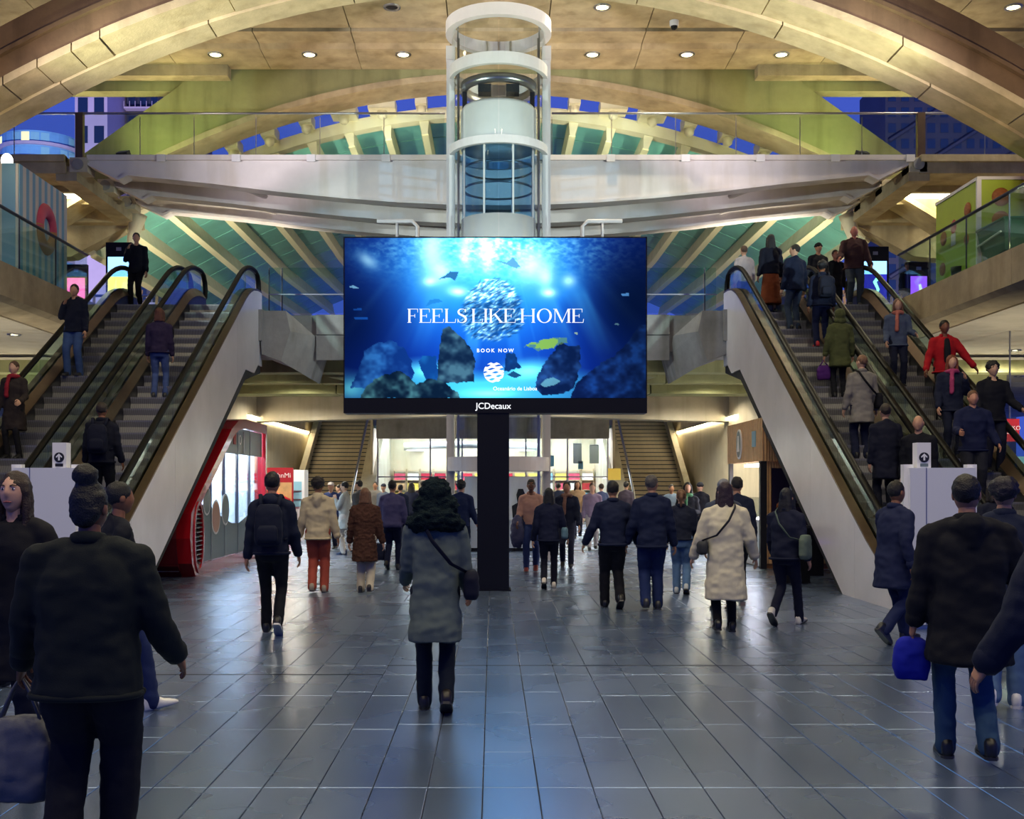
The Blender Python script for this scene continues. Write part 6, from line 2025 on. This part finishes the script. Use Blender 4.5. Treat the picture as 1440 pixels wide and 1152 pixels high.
# ---------------- far crowd in the passage
FARS = [(563, 765, 'dark', ('jacket', '#1a2440'), ('short', '#141010'), 'far walker in a navy jacket left of the fur hood, nearest of the passage crowd'),
        (578, 760, '', ('jacket', '#20253c'), ('long', '#17120f'), 'far long-haired walker in the passage left of the fur hood'),
        (595, 756, '', ('coat', '#3a3038'), ('short', '#2a1e18'), 'far walker in a plum coat beside the shop glass'),
        (540, 757, '', ('jacket', '#5a6478'), ('cap', '#20263a'), 'far walker in a dark cap by the left back stairs'),
        (528, 753, '', ('jacket', '#74706c'), ('short', '#17120f'), 'far walker in a grey jacket at the foot of the left back stairs'),
        (478, 757, '', ('jacket', '#2a3350'), ('short', '#17120f'), 'far person in dark blue by the left back stairs, behind the pale parka'),
        (785, 757, '', ('jacket', '#2c3248'), ('short', '#1a1410'), 'far walker in slate blue right of the lift'),
        (812, 757, '', ('coat', '#a88a6a'), ('long', '#3a2418'), 'far walker in a tan coat in the passage right of the lift'),
        (846, 758, '', ('jacket', '#3a4468'), ('short', '#2a1c14'), 'far walker in a blue jacket near the yellow notice'),
        (880, 760, '', ('jacket', '#4a4250'), ('short', '#17120f'), 'far person at the foot of the right back stairs'),
        (944, 764, '', ('jacket', '#6a7a8c'), ('short', '#241a14'), 'far person in pale blue right of the right back stairs'),
        (985, 772, '', ('jacket', '#1a1c28'), ('beanie', '#20222c'), 'far person in a beanie by the right passage wall')]
for i, (xx, fy, _, tp, hr_, lb) in enumerate(FARS):
    x, y, z = fl(xx, fy)
    person(x, y, 0, 1.66 + .03 * ((i * 7) % 5), [2, -10, 8, 160, 175, 100, 0, 178, 20, -30, 182, 5][i], lb, .12, 1 if i % 2 else -1, top=tp, hem=.84 if tp[0] != 'coat' else .55, bottom=('trousers', ['#1a2038', '#22263a', '#14161f'][i % 3]), hair=hr_, skin=['#c69c80', '#a87a5e', '#d0a890'][i % 3], vox=.03)

# ---------------- on the left escalators
person(*on(20, 18.9), 1.62, 172, 'woman in a dark brown coat with a red scarf riding down at the left edge', .02, 1, (8, 10, 60), (4, 8, 20), ('coat', '#2c2524'), .52, 1.3, ('trousers', '#14141a'), .85, '#111216', ('short', '#4a3424'), '#c69c80', 0, (0, 0), .018, scarf='#8a1f2c')
person(*on(105, 21.5), 1.74, 176, 'man in a dark navy jacket and jeans riding down with a hand to his face', .04, 1, (4, 8, 14), (20, 8, 140, 34), ('jacket', '#10162a'), .84, 1.5, ('trousers', '#3a5280'), 1.1, '#20222a', ('short', '#17120f'), '#b98d72', 0, (10, 0), .018)
person(px(192, 25.6), 25.6, MZ, 1.72, 178, 'man in black on the phone stepping onto the left escalator at its top', .08, 1, (2, 8, 14), (20, 8, 142, 30), ('jacket', '#0e121e'), .80, 1.2, ('trousers', '#0d0f18'), .95, '#111216', ('short', '#17120f'), '#b98d72', 0, (15, 0), .02)
person(*on(224, 20.9), 1.66, 4, 'woman in a purple jacket and light jeans riding up the left escalator', .02, 1, (0, 6, 16), (0, 6, 16), ('jacket', '#2c2340'), .88, 1.15, ('trousers', '#46598c'), .95, '#2a2c30', ('bob', '#5a3426'), '#b98d72', 0, (0, 0), .018)
J = person(*on(143, 17.0), 1.72, 4, 'person in black with a bulky backpack low on the left escalator', .02, 1, (2, 10, 20), (2, 10, 20), ('jacket', '#0c1020'), .84, 1.3, ('trousers', '#0b0d16'), 1.05, '#111216', ('short', '#2a2018'), '#8a5c40', 0, (0, 0), .018)
backpack(J, '#0c1124', 'black backpack on the person low on the left escalator')

# ---------------- on the right escalators
person(5.95, 26.9, MZ, 1.70, 10, 'person in a pale grey top at the head of the inner right escalator', .06, 1, top=('jacket', '#a49ca0'), bottom=('trousers', '#3a3c48'), hair=('short', '#4a3428'))
person(px(1084, 24.4), 24.4, stepz(24.4), 1.70, 6, 'woman in black with an orange brown skirt high on the right escalator', .02, 1, (0, 8, 16), (0, 8, 16), ('jacket', '#0e1222'), .88, 1.2, ('skirt', '#7a3c20'), 1, '#111216', ('long', '#0c0c12'), '#a87a5e', 0, vox=.02)
person(px(1118, 23.7), 23.7, stepz(23.7), 1.80, 20, 'tall man in a dark blue jacket looking left, high on the right escalator', .02, 1, (0, 8, 16), (0, 10, 20), ('jacket', '#121c34'), .82, 1.4, ('trousers', '#34425a'), 1, '#111216', ('short', '#120f10'), '#c69c80', 0, (50, 0), .02)
J = person(px(1156, 22.6), 22.6, stepz(22.6), 1.70, 2, 'person in navy with bright red shoes riding up the right escalator', .02, 1, (0, 8, 14), (0, 8, 14), ('jacket', '#10182e'), .84, 1.3, ('trousers', '#131c3c'), 1.05, '#c02430', ('curly', '#0d0d12'), '#8a5c40', 0, vox=.018)
backpack(J, '#0f1424', 'black rucksack on the rider with red shoes')
J = person(px(1181, 20.8), 20.8, stepz(20.8), 1.62, 2, 'woman in an olive green parka riding up the right escalator', .02, 1, (0, 10, 16), (0, 10, 16), ('coat', '#4c5230'), .62, 1.6, ('trousers', '#12141c'), .95, '#111216', ('hoodup', '#4c5230'), '#b98d72', 0, vox=.018)
handbag(J, '#4a1f6a', 'purple carrier bag held by the woman in the olive parka', 'L', .10, .14, .30, .07, 'carrier_bag')
J = person(px(1212, 18.9), 18.9, stepz(18.9), 1.72, 4, 'man in a grey tweed blazer riding up the right escalator', .03, 1, (0, 10, 16), (0, 10, 18), ('coat', '#7e7a74'), .62, 1.35, ('trousers', '#141a34'), 1.1, '#111216', ('short', '#7a5a44'), '#c69c80', 0, (25, 0), .016)
crossbag(J, '#14151c', 'black shoulder bag worn across the grey tweed blazer', 1, 1.0, 1.2, back=False)
person(px(1246, 17.0), 17.0, stepz(17.0), 1.70, 2, 'dark rider low on the right escalator in a black coat', .02, 1, top=('coat', '#0e1224'), hem=.6, bulk=1.4, bottom=('trousers', '#0e1220'), hair=('short', '#2a201a'))
person(px(1292, 16.7), 16.7, stepz(16.7), 1.74, 150, 'bald man in black facing the camera low on the right escalator', .02, 1, top=('jacket', '#0b0e18'), bulk=1.5, bottom=('trousers', '#0e1220'), hair=('bald', '#3a2a22'), skin='#b98d72')
person(px(1150, 26.9), 26.9, MZ, 1.76, 190, 'person in a dark hat waiting on the landing at the right', .02, 1, top=('jacket', '#14141c'), hair=('beanie', '#101016'), skin='#a87a5e')
person(px(1174, 27.6), 27.6, MZ, 1.74, 182, 'person in a black jacket on the landing right of the dark hat', .06, 1, top=('jacket', '#0f1018'), hair=('short', '#3a201a'), skin='#9a5c48')
person(px(1201, 25.3), 25.3, MZ, 1.80, 176, 'heavy man in a brown jacket about to ride down the outer right escalator', .08, -1, (8, 12, 20), (20, 20, 40), ('jacket', '#4a3030'), .82, 2.0, ('trousers', '#3c4450'), 1.15, '#2a2c30', ('bald', '#6a4038'), '#b06a58', 0, vox=.018, wide=1.12)
person(*on(1262, 21.3), 1.66, 174, 'woman with a salmon scarf over a blue grey jacket riding down at the right', .03, 1, (10, 10, 60), (6, 8, 30), ('jacket', '#4a566e'), .82, 1.3, ('trousers', '#151a30'), 1, '#111216', ('long', '#6a4a38'), '#c69c80', 0, (0, 0), .018, scarf='#b06a5c')
person(*on(1328, 20.1), 1.78, 176, 'man in a bright red jacket over a black vest riding down at the right', .03, 1, (12, 30, 12), (4, 18, 20), ('jacket', '#a81620'), .84, 1.4, ('trousers', '#0e1018'), 1, '#111216', ('short', '#120e0d'), '#7a4a34', 0, (0, 0), .018, inner='#17181e')
person(*on(1338, 18.9), 1.72, 176, 'woman with auburn hair and a pink scarf riding down below the red jacket', .02, 1, (18, 8, 132, 26), (4, 8, 20), ('jacket', '#1a2036'), .80, 1.3, ('trousers', '#141a30'), 1, '#111216', ('bob', '#7a3e24'), '#d0a184', 0, (0, 0), .018, scarf='#a8406a')
person(*on(1396, 18.3), 1.78, 178, 'dark-haired man in a black jacket holding the handrail at the right', .02, 1, (16, 16, 40), (4, 10, 20), ('jacket', '#10121c'), .80, 1.4, ('trousers', '#14182c'), 1.05, '#111216', ('curly', '#0e0d10'), '#c69c80', 0, (0, 0), .018)
person(*on(1368, 17.4), 1.70, 172, 'stout man in a navy jacket low on the outer right escalator', .02, 1, (6, 14, 30), (20, 14, 60, 10), ('jacket', '#121a3c'), .80, 1.9, ('trousers', '#20222c'), 1.2, '#111216', ('short', '#6a4a34'), '#c08a70', 0, (0, 0), .018, wide=1.1)
person(px(1276, 28.8), 28.8, MZ, 1.70, 200, 'shadowy person behind the glass on the right landing beside the violet display', .03, 1, top=('jacket', '#14161f'), hair=('short', '#17120f'))

bpy.data.scenes.remove(TMP)
